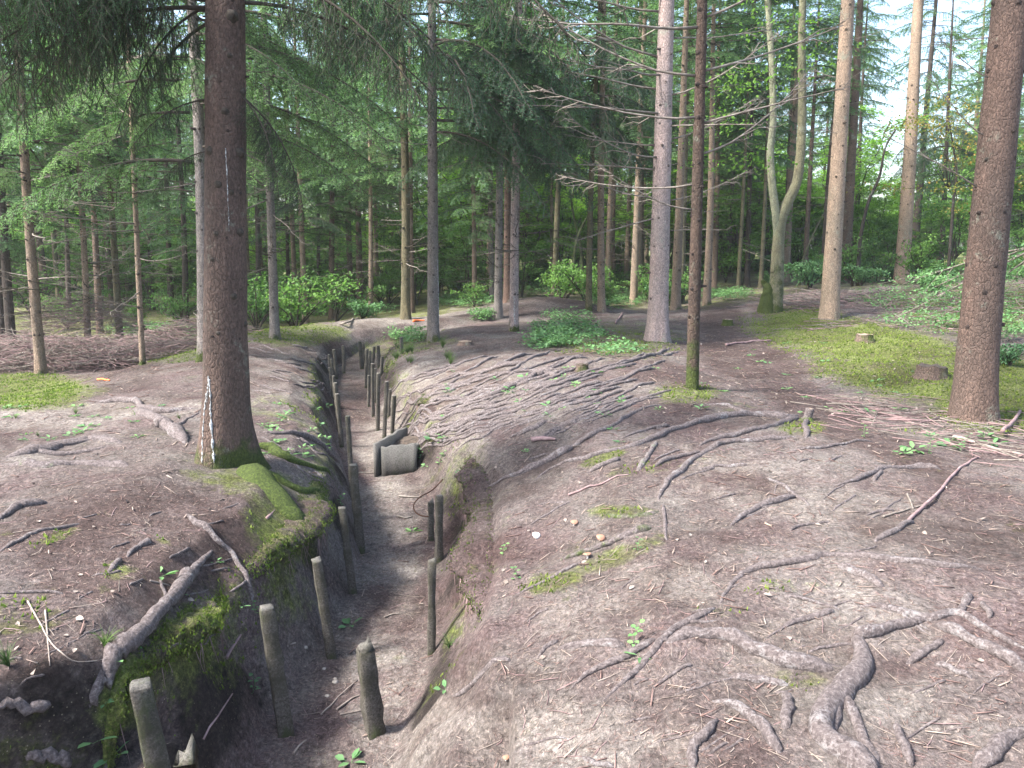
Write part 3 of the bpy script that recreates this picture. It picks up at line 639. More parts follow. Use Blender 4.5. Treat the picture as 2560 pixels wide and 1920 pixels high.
T('Rr', 801, 684, 11, 799, 340, 'light', 'thin light brown spruce beyond the trench posts, close to a broad grey-brown pair', cr='mid', nd_=15, dl=(.6, 1.5))
T('R2', 812, 640, 12, 810, 340, 'tan', 'dim brown spruce directly behind the thin light one beyond the trench posts', cr='mid', nd_=6)
T('R3', 876, 689, 21, 871, 330, 'olive', 'broad dark olive spruce, left one of the touching pair beyond the trench', cr='mid', nd_=6)
T('R4', 889, 676, 14, 887, 400, 'brown', 'brown trunk, right one of the touching pair beyond the trench', cr='mid', nd_=5)
T('S', 936, 735, 26, 933, 0, 'grey', 'tall straight grey spruce with pale lichen patches at the bend of the trench', mossb=.4, cr='top', nd_=4, dh=(3, 6), flare=.55)
T('Tt', 1025, 656, 11, 1021, 412, 'brown', 'short-looking slim brown spruce alone before the sunlit bushes', cr='low', nd_=6)
T('Uu', 1064, 647, 13, 1063, 380, 'grey', 'dim trunk, leftmost of the four clustered at the far crest', cr='mid', nd_=3)
T('V', 1076, 687, 18, 1081, 328, 'grey', 'grey-brown knotty spruce in the cluster of four at the crest, second from left', cr='mid', nd_=5)
T('Ww', 1096, 652, 17, 1097, 380, 'red', 'reddish trunk hidden between two greyer ones in the cluster at the crest', cr='mid', nd_=4)
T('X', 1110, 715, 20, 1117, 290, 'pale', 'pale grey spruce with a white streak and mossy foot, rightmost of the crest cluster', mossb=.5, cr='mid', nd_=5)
T('Y', 1197, 636, 14, 1209, 281, 'olive', 'dark spruce with a spreading foot on top of the far mound', cr='mid', nd_=6)
T('Z', 1272, 670, 14, 1284, 300, 'olive', 'olive-brown spruce with mossy foot, left one of the pair right of the far mound', mossb=.5, cr='mid', nd_=6)
T('AA', 1299, 673, 17, 1303, 0, 'tan', 'light brown spruce, right one of the pair right of the far mound', cr='top', nd_=7)
T('AB', 1325, 616, 12, 1331, 380, 'brown', 'reddish trunk far off in the gap right of the far mound', cr='high', nd_=2)
T('AC', 1381, 630, 15, 1386, 330, 'brown', 'dim brown spruce behind and left of the brightly lit scaly one', cr='mid', nd_=5)
T('AD', 1420, 738, 44, 1440, 0, 'pale', 'stout scaly spruce with pale pinkish bark, brightest trunk right of centre', mossb=.1, cr='top', nd_=0, flare=.75)
T('AE', 1459, 669, 21, 1480, 104, 'tan', 'light brown spruce just right of the stout pale scaly one', mossb=.35, cr='top', nd_=7)
T('AF', 1495, 838, 27, 1517, 0, 'deep', 'slender brown spruce with green mossy foot standing alone on the bare slope before the path', mossb=.75, cr='top', nd_=0, flare=.35)
T('AG', 1526, 659, 17, 1537, 280, 'tan', 'brown spruce partly behind the slender mossy-footed one', mossb=.4, cr='high', nd_=5)
T('AH', 1542, 628, 14, 1550, 300, 'brown', 'dim spruce where the dark path vanishes, just right of a brown one', cr='mid', nd_=4)
T('AI', 1577, 598, 10, 1590, 380, 'dark', 'thin dark trunk far off left of the greenish pole', cr='mid', nd_=4)
T('AJ', 1594, 628, 9, 1607, 380, 'olive', 'thin greenish pole at the left edge of the lime undergrowth', cr='high', nd_=3)
T('AK', 1614, 620, 12, 1624, 240, 'dark', 'dark spruce between the greenish pole and the forked tree', cr='mid', nd_=6)
T('AL', 1643, 622, 10, 1656, 300, 'olive', 'slim olive trunk just left of the forked tree', cr='high', nd_=4)
T('AN', 1703, 600, 14, 1712, 0, 'dark', 'dark spruce seen through the fork of the two-stemmed tree', cr='top', nd_=5)
T('AO', 1738, 603, 12, 1770, 0, 'brown', 'slim brown spruce right of the forked tree, leaning a little', cr='high', nd_=9)
T('AP', 1778, 598, 11, 1797, 300, 'dark', 'dark trunk tucked against the left side of the big knotty spruce', cr='high', nd_=4)
T('AQ', 1791, 688, 38, 1832, 0, 'light', 'big light brown spruce dotted with dark knots beside the mossy bank', mossb=.3, cr='top', nd_=5, dh=(3, 6), dl=(.4, .9), flare=.3)
T('AR', 1826, 606, 23, 1858, 0, 'brown', 'grey-brown spruce behind the right side of the big knotty one', mossb=.3, cr='top', nd_=5)
T('AS', 1842, 580, 12, 1875, 0, 'dark', 'dark slim spruce beside the bright sky gap', cr='top', nd_=5)
T('AT', 1946, 612, 31, 1986, 0, 'light', 'tall light brown knotty spruce just right of the bright sky gap', mossb=.35, cr='top', nd_=10, dh=(2.5, 7), flare=.3)
T('AU', 1972, 574, 17, 1995, 312, 'dark', 'dark trunk right behind the knotty spruce by the sky gap', cr='high', nd_=4)
T('AV', 2091, 566, 14, 2107, 312, 'light', 'pale slim spruce far off, left of the thick one at the right edge', cr='mid2', nd_=4)
T('AW', 2098, 905, 82, 2172, 120, 'main', 'thick red-brown scaly spruce at the right of the picture with sticks heaped at its foot', mossb=.2, cr='top', nd_=0, flare=.5)
T('BF', 2032, 585, 12, 2050, 200, 'dark', 'dark-crowned spruce just right of the knotty one by the sky gap', cr='low', nd_=4)
T('BG', 2150, 580, 12, 2165, 200, 'dark', 'dark-crowned spruce glimpsed behind the thick right-hand trunk', cr='low', nd_=4)
T('AZ', 2199, 570, 13, 2215, 300, 'brown', 'slim trunk at the right edge of the picture behind the thick one', cr='mid2', nd_=4)
T('BA', 1655, 585, 9, 1668, 300, 'dark', 'thin dark trunk far behind the forked tree base', cr='high', nd_=3, far=True)
T('BB', 1242, 600, 9, 1246, 320, 'dark', 'thin dark trunk far behind the right side of the far mound', cr='mid', nd_=3, far=True)
T('BC', 150, 700, 11, 142, 420, 'dark', 'dim trunk in the shade behind the brushwood mound', cr='low', nd_=4, far=True)
T('BD', 690, 660, 9, 688, 420, 'dark', 'thin dim trunk deep in the wood left of the reddish twin trunks', cr='low', nd_=4, far=True)
T('BE', 623, 668, 9, 619, 450, 'dark', 'dim thin trunk deep in the wood right of the lichened spruce', cr='low', nd_=4, far=True)

# ------------------------------------------------------------------ dead and live branches of the near trees
for h, az, L, pi_ in ((2.9, 185, 1.9, .25), (3.3, 160, 1.6, .2), (3.4, 10, 1.6, .3), (3.8, 200, 2.4, .2), (4.1, 345, 1.8, .2), (4.2, 170, 2.2, .3), (2.45, 190, 1.5, .1), (2.4, 5, 1.4, .2),
                      (4.7, 185, 2.6, .25), (5.0, 20, 2.0, .2), (5.4, 175, 2.4, .25), (2.1, 200, 1.5, -.1), (1.9, 350, 1.0, .2), (3.1, 215, 2.0, -.05), (4.4, 220, 2.2, 0), (3.6, 320, 1.6, .1), (5.6, 200, 2.6, .1), (5.8, 0, 2, .2)):
    dead('AD', h, az, L, pi_*50)
for h, az, L, pi_ in ((2.75, 182, 1.6, .0), (3.15, 178, 1.7, .1), (3.6, 186, 1.9, .05), (2.4, 20, 1.5, .35), (2.7, -5, 1.4, .45), (3.2, 15, 1.7, .4), (3.7, 5, 1.6, .45), (2.1, 160, 1.4, -.1), (4.1, 170, 1.8, .2), (4.2, 20, 1.6, .4), (1.85, 195, 1.1, .1)):
    dead('AF', h, az, L, pi_*50)
for h, az, L, pi_ in ((2.6, 190, .8, .6), (3.1, 185, .7, .5), (3.45, 175, .6, .1), (3.9, 200, .8, .2), (2.3, 0, .6, .5), (2.9, 10, .5, .1), (2.15, 180, 1.0, .75), (3.7, 350, .8, .4), (4.2, 190, 1.3, .3), (4.3, 0, 1, .3), (1.9, 5, .35, .1)):
    dead('AW', h, az, L, pi_*50)
for h, az, L in ((3.4, 190, .9), (3.0, 350, .7), (4.4, 170, 1.2), (4.9, 10, 1.4), (2.2, 185, .3)): dead('S', h, az, L, 5)
for h, az in ((2.4, 190), (2.9, 20), (3.2, 200), (3.7, 170), (4.2, 0), (4.6, 190), (5.2, 350)):
    dead('AQ', h, az, .6, 10)
# the thick spruce on the left: long drooping boughs
for h, az, L, pit in ((3.95, 195, 2.1, -4), (3.75, 178, 1.7, -10), (3.9, 215, 2.4, -2), (4.1, 160, 1.9, -12), (4.3, 186, 2.3, -8), (4.2, 230, 2.5, -4), (3.6, 165, 1.2, -22), (4.5, 205, 2.6, -6), (2.95, 190, .75, -12), (2.6, 168, .6, -8),
                  (2.98, 5, .95, -42), (3.0, -20, .8, -46), (3.8, -10, 1.7, -14), (4.0, 10, 2.0, -6), (4.2, 335, 2.1, -6), (4.1, 25, 2.2, -8), (4.4, -5, 2.6, -4), (4.3, 145, 2.4, -6), (3.6, 200, 2.0, -2), (3.75, 205, 2.3, 4), (3.55, 182, 1.9, 0), (4.0, 172, 2.4, -2), (4.2, 192, 2.7, 2), (3.7, 225, 2.1, 4), (3.5, 150, 1.5, -10), (4.5, 180, 2.8, 0), (3.6, 15, 1.6, -2)):
    live('M', h-.28, az, L, 'near', pit)
for k_, hs, kd in (('B', (2.7, 3.2, 3.7, 4.3), 'mid'), ('C', (3.1, 3.6, 4.2, 4.8), 'midd'), ('D', (3.4, 4, 4.6), 'mid'), ('E', (3.2, 3.8, 4.4, 5), 'midd'), ('N', (3.0, 3.4, 3.9, 4.4, 5), 'mid'),
                   ('J', (3.2, 3.7, 4.3, 4.8), 'mid'), ('P', (2.8, 3.3, 4, 4.6, 5.2), 'mid'), ('O', (3, 3.6, 4.2, 5), 'midd'), ('V', (4, 4.5, 5), 'mid'), ('X', (3.6, 4.0, 4.5, 5.0), 'mid'), ('Rr', (3.8, 4.4, 5), 'mid'), ('Tt', (3, 3.5, 4, 4.6, 5.2), 'mid')):
    for h in hs:
        for q in range(4 if kd == 'mid' else 3): live(k_, h+.4+rnd(-.1, .1), rnd(0, 360), rnd(.9, 1.8), kd, rnd(-14, 6))
for h, az, L, pit in ((3.2, 0, 2.5, -4), (3.6, 15, 2.7, -4), (3.9, -12, 2.9, -2), (4.3, 8, 3.0, -4), (2.95, -18, 2.0, -8), (4.7, 0, 3.2, -4), (2.75, 186, 3.0, -2), (3.4, 178, 2.4, -4), (3.8, 195, 2.6, -4), (2.35, 190, 1.2, 2), (4.6, 20, 2.4, -10), (5.0, 60, 2.6, -8), (4.4, 340, 2.2, -12), (5.3, 320, 2.6, -8), (5.6, 0, 2.8, -10)): live('J', h, az, L, 'mid', pit)
# grey spruce at the bend: dark hanging boughs reaching right, over the mound
for h, az, L, pit in ((4.4, 315, 2.6, -8), (4.3, 345, 2.9, -6), (4.0, 0, 2.2, -4), (4.8, 290, 3, -6), (3.6, 330, 2.6, -8), (3.8, 8, 3.0, -4), (4.6, 15, 3.2, -4), (5.0, 305, 3.2, -4), (5.1, 330, 2.6, -12), (5.4, 0, 3.0, -8), (4.9, 20, 2.3, -18), (5.7, 345, 3.2, -10), (5.8, 190, 2.4, -15), (5.5, 220, 2.6, -12), (6.0, 30, 2.8, -12), (6.1, 300, 2.8, -8), (6.2, 150, 2.6, -10)): live('S', h, az, L, 'midd', pit)
for k_, hs in (('V', (4.2, 4.8, 5.4)), ('AA', (4.4, 5.0, 5.6, 6.2)), ('Z', (4.2, 4.8, 5.4)), ('Y', (4.6, 5.4, 6.2)), ('BF', (4.5, 5.2, 6)), ('AU', (5, 6, 7))):
    for h in hs:
        for q in range(4): live(k_, h, rnd(0, 360), rnd(1.6, 2.6), 'midd', rnd(-16, 0))
# ------------------------------------------------------------------ forked broad-leaved tree on a mossy stool
p = hit(1670, 676); dpt = p[1]
t = thing('forked_tree', 'two-stemmed smooth olive-grey broad-leaved tree growing from a mossy stool beside the path', 'tree', p)
def pl(pts, y=dpt, o=p): return np.array([at_y(u, v, y)-o for u, v in pts])
def spl(P, n=40):
    P = np.asarray(P, float); k = len(P); t = np.linspace(0, k-1, n); out = []
    for q in t:
        i = min(int(q), k-2); f = q-i; a, b, c, d = P[max(i-1, 0)], P[i], P[i+1], P[min(i+2, k-1)]
        out.append(.5*((2*b)+(-a+c)*f+(2*a-5*b+4*c-d)*f*f+(-a+3*b-3*c+d)*f**3))
    return np.array(out)
def tubeobj(name, P, r, n, m, parent, mossf=None, color=None, loc=None, noisy=.06, extra=()):
    P = np.asarray(P); mb = MB(); k = len(P); noisy = .05 if np.max(r) > .06 and m is M_root else noisy; r = np.broadcast_to(r, (k,)); mb.tube(P, r, n, 0, 0 if mossf is None else mossf)
    for B_, rb_ in extra: mb.tube(B_, rb_, 6, 0, 0 if mossf is None else float(np.mean(mossf)))
    V, T_, Q, tm, qm, A = mb.arrays(); V = V+ (noisy*r.mean())*np.stack([fbm(V[:, 1]*3+V[:, 2]*5, V[:, 0]*3, .3, 2, s) for s in (1, 2, 3)], -1)
    me = mesh(name, V, T_, Q, [m], tm, qm, {'mossy': A, 'knot': A*0}, True); o = obj(name, me, parent, loc=loc)
    if color: o.color = (*color, 1)
    return o
SC = dpt/F/CP
tubeobj('trunk', spl(pl([(1672, 690), (1676, 640), (1680, 560), (1682, 510), (1688, 470)]), 20), np.linspace(17, 9, 20)**1.0*SC, 16, M_decid, t, np.linspace(.7, .0, 20), (.17, .165, .11))
tubeobj('stem', spl(pl([(1677, 590), (1681, 530), (1686, 480), (1700, 440), (1722, 390), (1731, 300), (1733, 200), (1732, 90), (1736, -60), (1742, -300), (1745, -700)]), 50), np.linspace(13, 5, 50)*SC, 14, M_decid, t, None, (.18, .175, .11))
tubeobj('stem', spl(pl([(1680, 560), (1680, 510), (1676, 460), (1668, 400), (1664, 330), (1670, 260), (1668, 150), (1662, 60), (1655, -40), (1640, -300), (1620, -600)]), 50), np.linspace(10, 4, 50)*SC, 12, M_decid, t, None, (.24, .25, .17))
tubeobj('mossy_stool', spl(pl([(1652, 700), (1655, 668), (1660, 640), (1656, 618), (1644, 606)]), 16), np.array([26, 22, 20, 18, 17, 16, 15, 15, 14, 13, 11, 9, 8, 6, 4, 2])*SC, 14, M_decid, t, 1.3, (.12, .1, .07), noisy=.3)
mb = MB()
for c in ((1740, -80), (1660, -100), (1700, 60), (1620, -20), (1790, -60), (1590, 180), (1560, 260), (1600, 350), (1640, 170), (1760, 120)):
    q = at_y(c[0], c[1], dpt+rnd(-1, 1))-p; n = 130
    P = q+rng.normal(0, 1, (n, 3))*[.55, .55, .18]; D = rng.normal(0, 1, (n, 3)); D[:, 2] -= .4; N = rng.normal(0, .35, (n, 3))+[0, 0, 1]
    mb.leaves(P, D, N, rnd(.06, .11, n), rnd(.04, .07, n), 0, rnd(0, .8, n))
    for j in range(10): mb.prisms([q+rng.normal(0, .1, 3)], [P[j]], .006, .002, 1)
obj('foliage', mb.mesh('foliage', [M_leaf, M_twigdark]), t)

# ------------------------------------------------------------------ undergrowth: bushes, saplings, tall thicket
def bush_mesh(Ht, Wd, nst, nleaf, ls, mleaf, layers=True, stem=.02, seed=0):
    mb = MB(); tips = []
    for i in range(nst):
        a = rnd(0, 6.28); l = Ht*rnd(.6, 1.0); sp = Wd*rnd(.2, 1)
        ts = np.linspace(0, 1, 9); P = np.stack([math.cos(a)*sp*ts**1.3+rng.normal(0, .02*Ht, 9)*ts, math.sin(a)*sp*ts**1.3+rng.normal(0, .02*Ht, 9)*ts, l*ts*(1-.15*ts)], -1)
        mb.tube(P, stem*(1-.8*ts), 5, 1, cap=False)
        for j in range(9):
            g = rnd(.3, 1); q = np.array([np.interp(g, ts, P[:, c]) for c in range(3)]); b = rnd(0, 6.28); bl = rnd(.12, .32)*Ht*(1.2-g*.5)
            e = q+np.array([math.cos(b), math.sin(b), rnd(-.1, .4)])*bl; mb.prisms([q], [e], stem*.25, stem*.1, 1); tips.append((q, e))
    tips_a = np.array([q for q, e in tips]); tips_b = np.array([e for q, e in tips]); idx = rng.integers(0, len(tips), nleaf); f = rng.uniform(.2, 1.1, nleaf)[:, None]
    P = tips_a[idx]*(1-f)+tips_b[idx]*f+rng.normal(0, 1, (nleaf, 3))*np.array([.06, .06, .025])*Ht**.6
    D = (tips_b-tips_a)[idx]+rng.normal(0, .4, (nleaf, 3)); N = rng.normal(0, .35, (nleaf, 3))+[0, 0, 1]
    mb.leaves(P, D, N, rnd(.7, 1.3, nleaf)*ls, rnd(.45, .65, nleaf)*ls, 0, np.clip(rnd(0, .7, nleaf)+.3*P[:, 2]/Ht, 0, 1))
    return mb.mesh('bush', [mleaf, M_twigdark])
BUSH = [bush_mesh(1.3, 1.1, 9, 1000, .075, M_bushleaf) for _ in range(2)]+[bush_mesh(.8, .8, 8, 900, .075, M_leaf_teal)]
SAP = [bush_mesh(4.5, 1.3, 4, 3000, .11, M_bushleaf, stem=.03) for _ in range(2)]
TALL = [bush_mesh(9, 2.8, 6, 6500, .17, M_leaf, stem=.06) for _ in range(3)]
def put(name, me, label, cat, loc, s, group=None, rz=None):
    o = obj(name, me, M=None); o.location = loc; o.scale = (s, s, s*rnd(.85, 1.15)); o.rotation_euler = (0, 0, rnd(0, 6.28)); return tag(o, label, cat, group)
def gpt(x, y): return (x, y, float(H(x, y))-.02)
for i in range(170):
    u = rnd(-60, 2280); y = 23+rnd(0, 26); x = (u-1106)/F*y
    if 1480 < u < 2250: y += 0
    put('bush', BUSH[rng.integers(3)], 'leafy green bush in the undergrowth far behind the trunks', 'bush', gpt(x, y), rnd(.7, 1.7), 'bushes of the far undergrowth')
for i in range(80):
    u = rnd(-60, 2280); y = 28+rnd(0, 24); x = (u-1106)/F*y
    put('sapling', SAP[rng.integers(2)], 'green leafy sapling in the undergrowth far behind the trunks', 'sapling', gpt(x, y), rnd(.6, 1.1), 'saplings of the far undergrowth')
for i in range(46):
    u = rnd(1440, 2260) if i < 30 else rnd(960, 1300); y = rnd(33, 50); x = (u-1106)/F*y; s = rnd(.6, .95)
    if 1850 < u < 1975: s = .5
    put('broadleaf_tree', TALL[rng.integers(3)], 'bright lime-green broad-leaved tree glowing behind the spruces' if u > 1400 else 'light green broad-leaved tree behind the far mound', 'tree', gpt(x, y), s, 'lime thicket on the right' if u > 1400 else 'light thicket behind the mound')
for i in range(95):
    u = -150+2500*(i+rnd(0, 1))/95; y = rnd(54, 72); x = (u-1106)/F*y; s = rnd(.55, .95) if not 1840 < u < 1980 else .5
    put('broadleaf_tree', TALL[rng.integers(3)], 'far leafy tree closing the view between the trunks', 'tree', gpt(x, y), s, 'leafy trees closing the view')
for i in range(60):
    u = -150+1250*(i+rnd(0, 1))/60; y = rnd(40, 54); x = (u-1106)/F*y
    put('broadleaf_tree', TALL[rng.integers(3)], 'far leafy tree closing the view between the trunks', 'tree', gpt(x, y), rnd(.4, .7), 'leafy trees closing the view')
for (u, v, s, lb) in ((390, 705, 1.0, 'bright green bush under the three black trunks left of the big spruce'), (1000, 640, 1.3, 'sunlit green bush left of the crest cluster of trunks'), (1160, 600, 1.6, 'light green bush just behind the far mound'), (840, 660, 1.2, 'green bush beyond the trench between thin light trunks and the broad pair'),
                  (1240, 620, 1.0, 'green bush right of the far mound top'), (1890, 610, .9, 'green bush between the big knotty spruce and the one by the sky gap'), (2180, 790, .55, 'small dark-stemmed blue-green shrub right of the thick right-hand spruce'), (640, 680, .9, 'low green bush on the moss behind the lichened spruce'),
                  (2010, 640, 1.0, 'grey-green shrub at the foot of the knotty spruce by the sky gap'), (300, 700, .8, 'green bush behind the brushwood mound')):
    q = hit(u, v); put('bush', BUSH[2] if 'blue' in lb or 'grey' in lb else BUSH[rng.integers(2)], lb, 'bush', (q[0], q[1], q[2]-.02), s)
# background spruces deep in the wood
pts = [TREES[k][1][:2] for k in TREES]; cnt = 0; tries = 0
bgt = [trunk_mesh(r_, 17, (0, 0), .5, .2, False, 0) for r_ in (.085, .105, .125, .15)]
while cnt < 185 and tries < 6000:
    tries += 1; y = 25+rng.random()**.8*38; u = rnd(-250, 2450); x = (u-1106)/F*y
    if 1862 < u < 1962 and y > 17: continue
    if 960 < u < 1300 and y < 30: continue
    if 1480 < u < 2200 and rng.random() < .45: continue
    if min(math.hypot(x-a, y-b) for a, b in pts) < 1.15+.012*y: continue
    pts.append((x, y)); cnt += 1
    t = thing('spruce_tree', 'spruce deep in the wood behind the nearer trunks', 'spruce tree', gpt(x, y), 'spruces deep in the wood')
    tr = obj('trunk', bgt[rng.integers(4)], t); c = BARKC[random.choice(['brown', 'dark', 'olive', 'tan', 'tan', 'light'])]; tr.color = (*[q*.9 for q in c], 1); tr.rotation_euler = (rng.normal(0, .012), rng.normal(0, .012), rnd(0, 6))
    cr = obj('crown', crown(random.choice(['mid', 'mid', 'mid2', 'high', 'high'] if u < 1350 else ['mid', 'high', 'mid2', 'high'])), t); s = rnd(.95, 1.3); cr.rotation_euler = (0, 0, rnd(0, 6.28)); cr.scale = (s, s, rnd(.95, 1.15))

# ------------------------------------------------------------------ roots
ROOTS = []
def root_pts(px, w0, w1, sink=.25, n=None):
    rs_ = .0 if w0 > 60 else 1.0
    P = np.array([hit(u, v) for u, v in px]); ln = sum(np.linalg.norm(P[i+1]-P[i]) for i in range(len(P)-1))
    n = int(max(14, min(90, ln/.035))); Q = spl(P, n); d = np.array([depth(q) for q in Q]); w = np.linspace(w0, w1, n)
    r = w*d/F/2*(1.32 if w0+w1 > 14 and w0+w1 < 70 else 1.2)+.001; r = r*(1+rs_*.12*np.sin(np.linspace(0, n*.35, n)+rnd(0, 6))+rs_*.04*rng.normal(0, 1, n))
    wob = rng.normal(0, 1, (n, 2)); ker = np.ones(5)/5; wob = np.stack([np.convolve(wob[:, i], ker, 'same') for i in (0, 1)], -1)*r[:, None]*.45; wob[0] = 0; wob *= 1.2*rs_*(1.0 if w0+w1 > 14 else .6)
    Q[:, :2] += wob; Q[:, 2] = H(Q[:, 0], Q[:, 1])+r*(.8-sink)
    e = np.clip(np.minimum(np.arange(n)/(.22*n), np.arange(n)[::-1]/(.12*n)), 0, 1)**.8; Q[:, 2] -= r*(1-e)*1.1+rs_*r*.35*np.clip(np.sin(np.linspace(0, n*.11, n)+rnd(0, 6)), 0, 1)
    return Q, r*(.2+.8*e)
def root(px, w0, w1, label, mo=0.0, sink=.22, parent=None, group=None, name='surface_root'):
    if w0 > 60: sink = .9
    Q, r = root_pts(px, w0, w1, sink); ROOTS.append((Q.copy(), r.copy()))
    o_ = Vector(parent.location) if parent is not None else Vector(Q[0]); Q = Q-np.array(o_)
    nm = 'root' if parent is not None else name
    mm = mo+.0*r
    ex = []
    if len(Q) > 16 and 9 < w0+w1 < 100 and mo < .7 and rng.random() < .8:
        for _ in range(int(rng.integers(1, 4))):
            g = int(rng.integers(4, len(Q)-5)); d = Q[g+1, :2]-Q[g, :2]; d /= np.linalg.norm(d); a_ = rng.choice([-1, 1])*rnd(.35, .9); L_ = rnd(6, 16)*r[g]+.05; k_ = 9
            an = a_*np.linspace(1, .3, k_)+rng.normal(0, .15, k_); st_ = np.stack([d[0]*np.cos(an)-d[1]*np.sin(an), d[0]*np.sin(an)+d[1]*np.cos(an)], -1)*L_/k_; B = np.zeros((k_, 3)); B[:, :2] = Q[g, :2]+np.cumsum(st_, 0)-st_[0]
            rb = r[g]*np.linspace(.55, .12, k_); B[:, 2] = H(B[:, 0]+o_[0], B[:, 1]+o_[1])-o_[2]+rb*np.linspace(.7, -.6, k_); ex.append((B, rb))
    o = tubeobj(nm, Q, r, 10 if w0+w1 > 16 else 6, M_root, parent, mm, extra=ex, loc=None if parent is not None else o_, noisy=.35) if True else tubeobj(nm, Q, r, 9, M_root, parent, mm, None, None if parent is not None else o_, noisy=.35)
    if parent is None: tag(o, label, 'root', group)
    return o
RB = 'in the bare right foreground'
root([(1432, 1395), (1490, 1376), (1560, 1380), (1640, 1412), (1720, 1442), (1806, 1450)], 26, 30, 'thick humped brown root ending at the long vertical root in the right foreground')
root([(1865, 1200+182), (1849, 1383), (1849, 1442), (1812, 1495), (1796, 1537), (1778, 1590), (1823, 1632), (1885, 1680)], 26, 58, 'thickest root, snaking down to the bottom edge with pale worn patches')
root([(2030, 1330), (1950, 1355), (1908, 1366), (1862, 1376), (1849, 1390)], 20, 22, 'pale-topped root arching into the head of the thickest snaking root')
root([(1833, 1314), (1887, 1309), (1961, 1327), (2009, 1335), (2057, 1327), (2110, 1351), (2163, 1378), (2225, 1410)], 17, 10, 'whitish root running right above the thickest root to the picture edge')
root([(2019, 1351), (2072, 1373), (2126, 1404), (2215, 1456)], 18, 24, 'stout root with white flaky top sloping to the lower right edge')
root([(1552, 1306), (1568, 1277), (1610, 1240), (1664, 1224), (1743, 1209), (1796, 1200), (1865, 1202), (1940, 1214), (2046, 1224), (2135, 1232)], 10, 14, 'long root arching across the middle of the right foreground')
root([(1805, 1222), (1855, 1242), (1912, 1271)], 14, 16, 'short white-backed root under the crown of the long arching root')
root([(1682, 1357), (1738, 1338), (1802, 1322)], 9, 12, 'short root pointing at the whitish one from the left')
root([(1575, 1462), (1632, 1471), (1705, 1484)], 15, 12, 'straight stub of root below the thick humped one')
root([(1530, 1512), (1600, 1532), (1626, 1558), (1653, 1596), (1680, 1630)], 12, 24, 'bending root with white flakes near the bottom centre-right')
root([(1549, 1550), (1515, 1592), (1494, 1622), (1499, 1668)], 16, 16, 'curved whitish root at the bottom edge left of the bending one')
root([(1695, 1496), (1706, 1532), (1701, 1578)], 14, 20, 'short pale root stub standing upright between two thick roots')
root([(1962, 1438), (2000, 1412), (2037, 1386)], 14, 12, 'short diagonal root between the two white-backed ones on the right')
root([(2015, 1434), (2050, 1445), (2098, 1465)], 12, 9, 'faint half-buried root right of the short diagonal one')
root([(2064, 1330), (2078, 1312), (2092, 1290)], 16, 12, 'short upright root stub above the white root on the right')
root([(1938, 1566), (1950, 1600), (1968, 1660)], 12, 15, 'pale root running off the bottom edge right of the thickest root')
root([(2105, 1672), (2163, 1615), (2225, 1582)], 30, 20, 'reddish thick root in the bottom right corner')
root([(2120, 1300), (2130, 1318), (2137, 1338)], 9, 9, 'tiny root stub near the right edge')
root([(1297, 1519), (1350, 1468), (1387, 1431), (1430, 1388), (1462, 1359), (1515, 1330), (1549, 1309)], 12, 12, 'grooved root climbing diagonally from bottom centre to the long arching one')
root([(1233, 1489), (1281, 1452), (1350, 1420), (1420, 1378)], 8, 13, 'root lying alongside the grooved diagonal one on its left')
root([(1202, 1404), (1240, 1398), (1292, 1390), (1356, 1404)], 12, 18, 'low humped root left of the diagonal pair', sink=.6)
root([(1159, 1426), (1180, 1400), (1204, 1386)], 6, 9, 'small dark root crossing the left end of the low humped one')
root([(1409, 1489), (1450, 1460), (1499, 1436)], 5, 8, 'thin straight root right of the diagonal pair')
root([(975, 1502), (1037, 1463), (1106, 1431)], 8, 12, 'thin root at the trench edge near the bottom centre')
root([(1106, 1288), (1150, 1268), (1207, 1240), (1260, 1212)], 4, 7, 'thin root below the brown mushrooms')
root([(1200, 1214), (1281, 1190), (1345, 1162), (1412, 1142)], 8, 15, 'moss-edged root passing right above the lowest brown mushroom', mo=.45)
root([(1255, 1632), (1290, 1652), (1330, 1662)], 8, 8, 'dark root at the bottom edge left of centre-right')
root([(1735, 1415), (1800, 1398), (1850, 1392)], 6, 6, 'thin root reaching the head of the thickest root from the left')
root([(1690, 1288), (1750, 1300), (1815, 1318)], 6, 7, 'dark thin root left of the whitish long one')
# roots of the little stump
q = hit(1744, 908)
st = thing('tree_stump', 'little sawn stump with spidery roots beside the path', 'stump', q)
sc = depth(q)/F
mb = MB(); hs = np.linspace(-.1, 1, 9)*26*sc
tubeobj('stump_body', np.stack([hs*.15, hs*0, hs], -1), np.array([20, 15, 11, 9, 9, 9, 9, 9, 9])*sc, 12, M_root, st, np.linspace(.7, .1, 9), noisy=.5)
top = MB(); top.tube([(26*.15*sc, 0, 26*sc-.004), (26*.15*sc, 0, 26*sc+.002)], 8*sc, 12, 0); obj('cut_face', top.mesh('cut_face', [M_cut]), st)
for px, a, b in (([(1138, 1057), (1191, 1012), (1265, 994), (1345, 970), (1419, 946), (1488, 922), (1557, 906), (1640, 902), (1700, 905), (1735, 893)], 7, 15),
                 ([(1510, 965), (1530, 952), (1595, 941), (1664, 922), (1695, 914), (1728, 903)], 7, 12), ([(1740, 905), (1741, 925), (1742, 948)], 10, 8), ([(1520, 872), (1568, 876), (1621, 893), (1700, 900)], 5, 7)):
    root(px, a, b, '', mo=.15, parent=st)
root([(1427, 1085), (1427, 1063), (1462, 1026), (1504, 988), (1536, 970), (1573, 959), (1637, 954), (1727, 943)], 11, 9, 'pale hooked root curling downhill from below the little stump')
root([(1409, 1010), (1451, 992), (1515, 976)], 8, 8, 'root joining the pale hooked one from the left', mo=.3)
root([(1377, 1022), (1398, 988), (1419, 955)], 10, 8, 'mossy root crossing under the longest stump root', mo=.3)
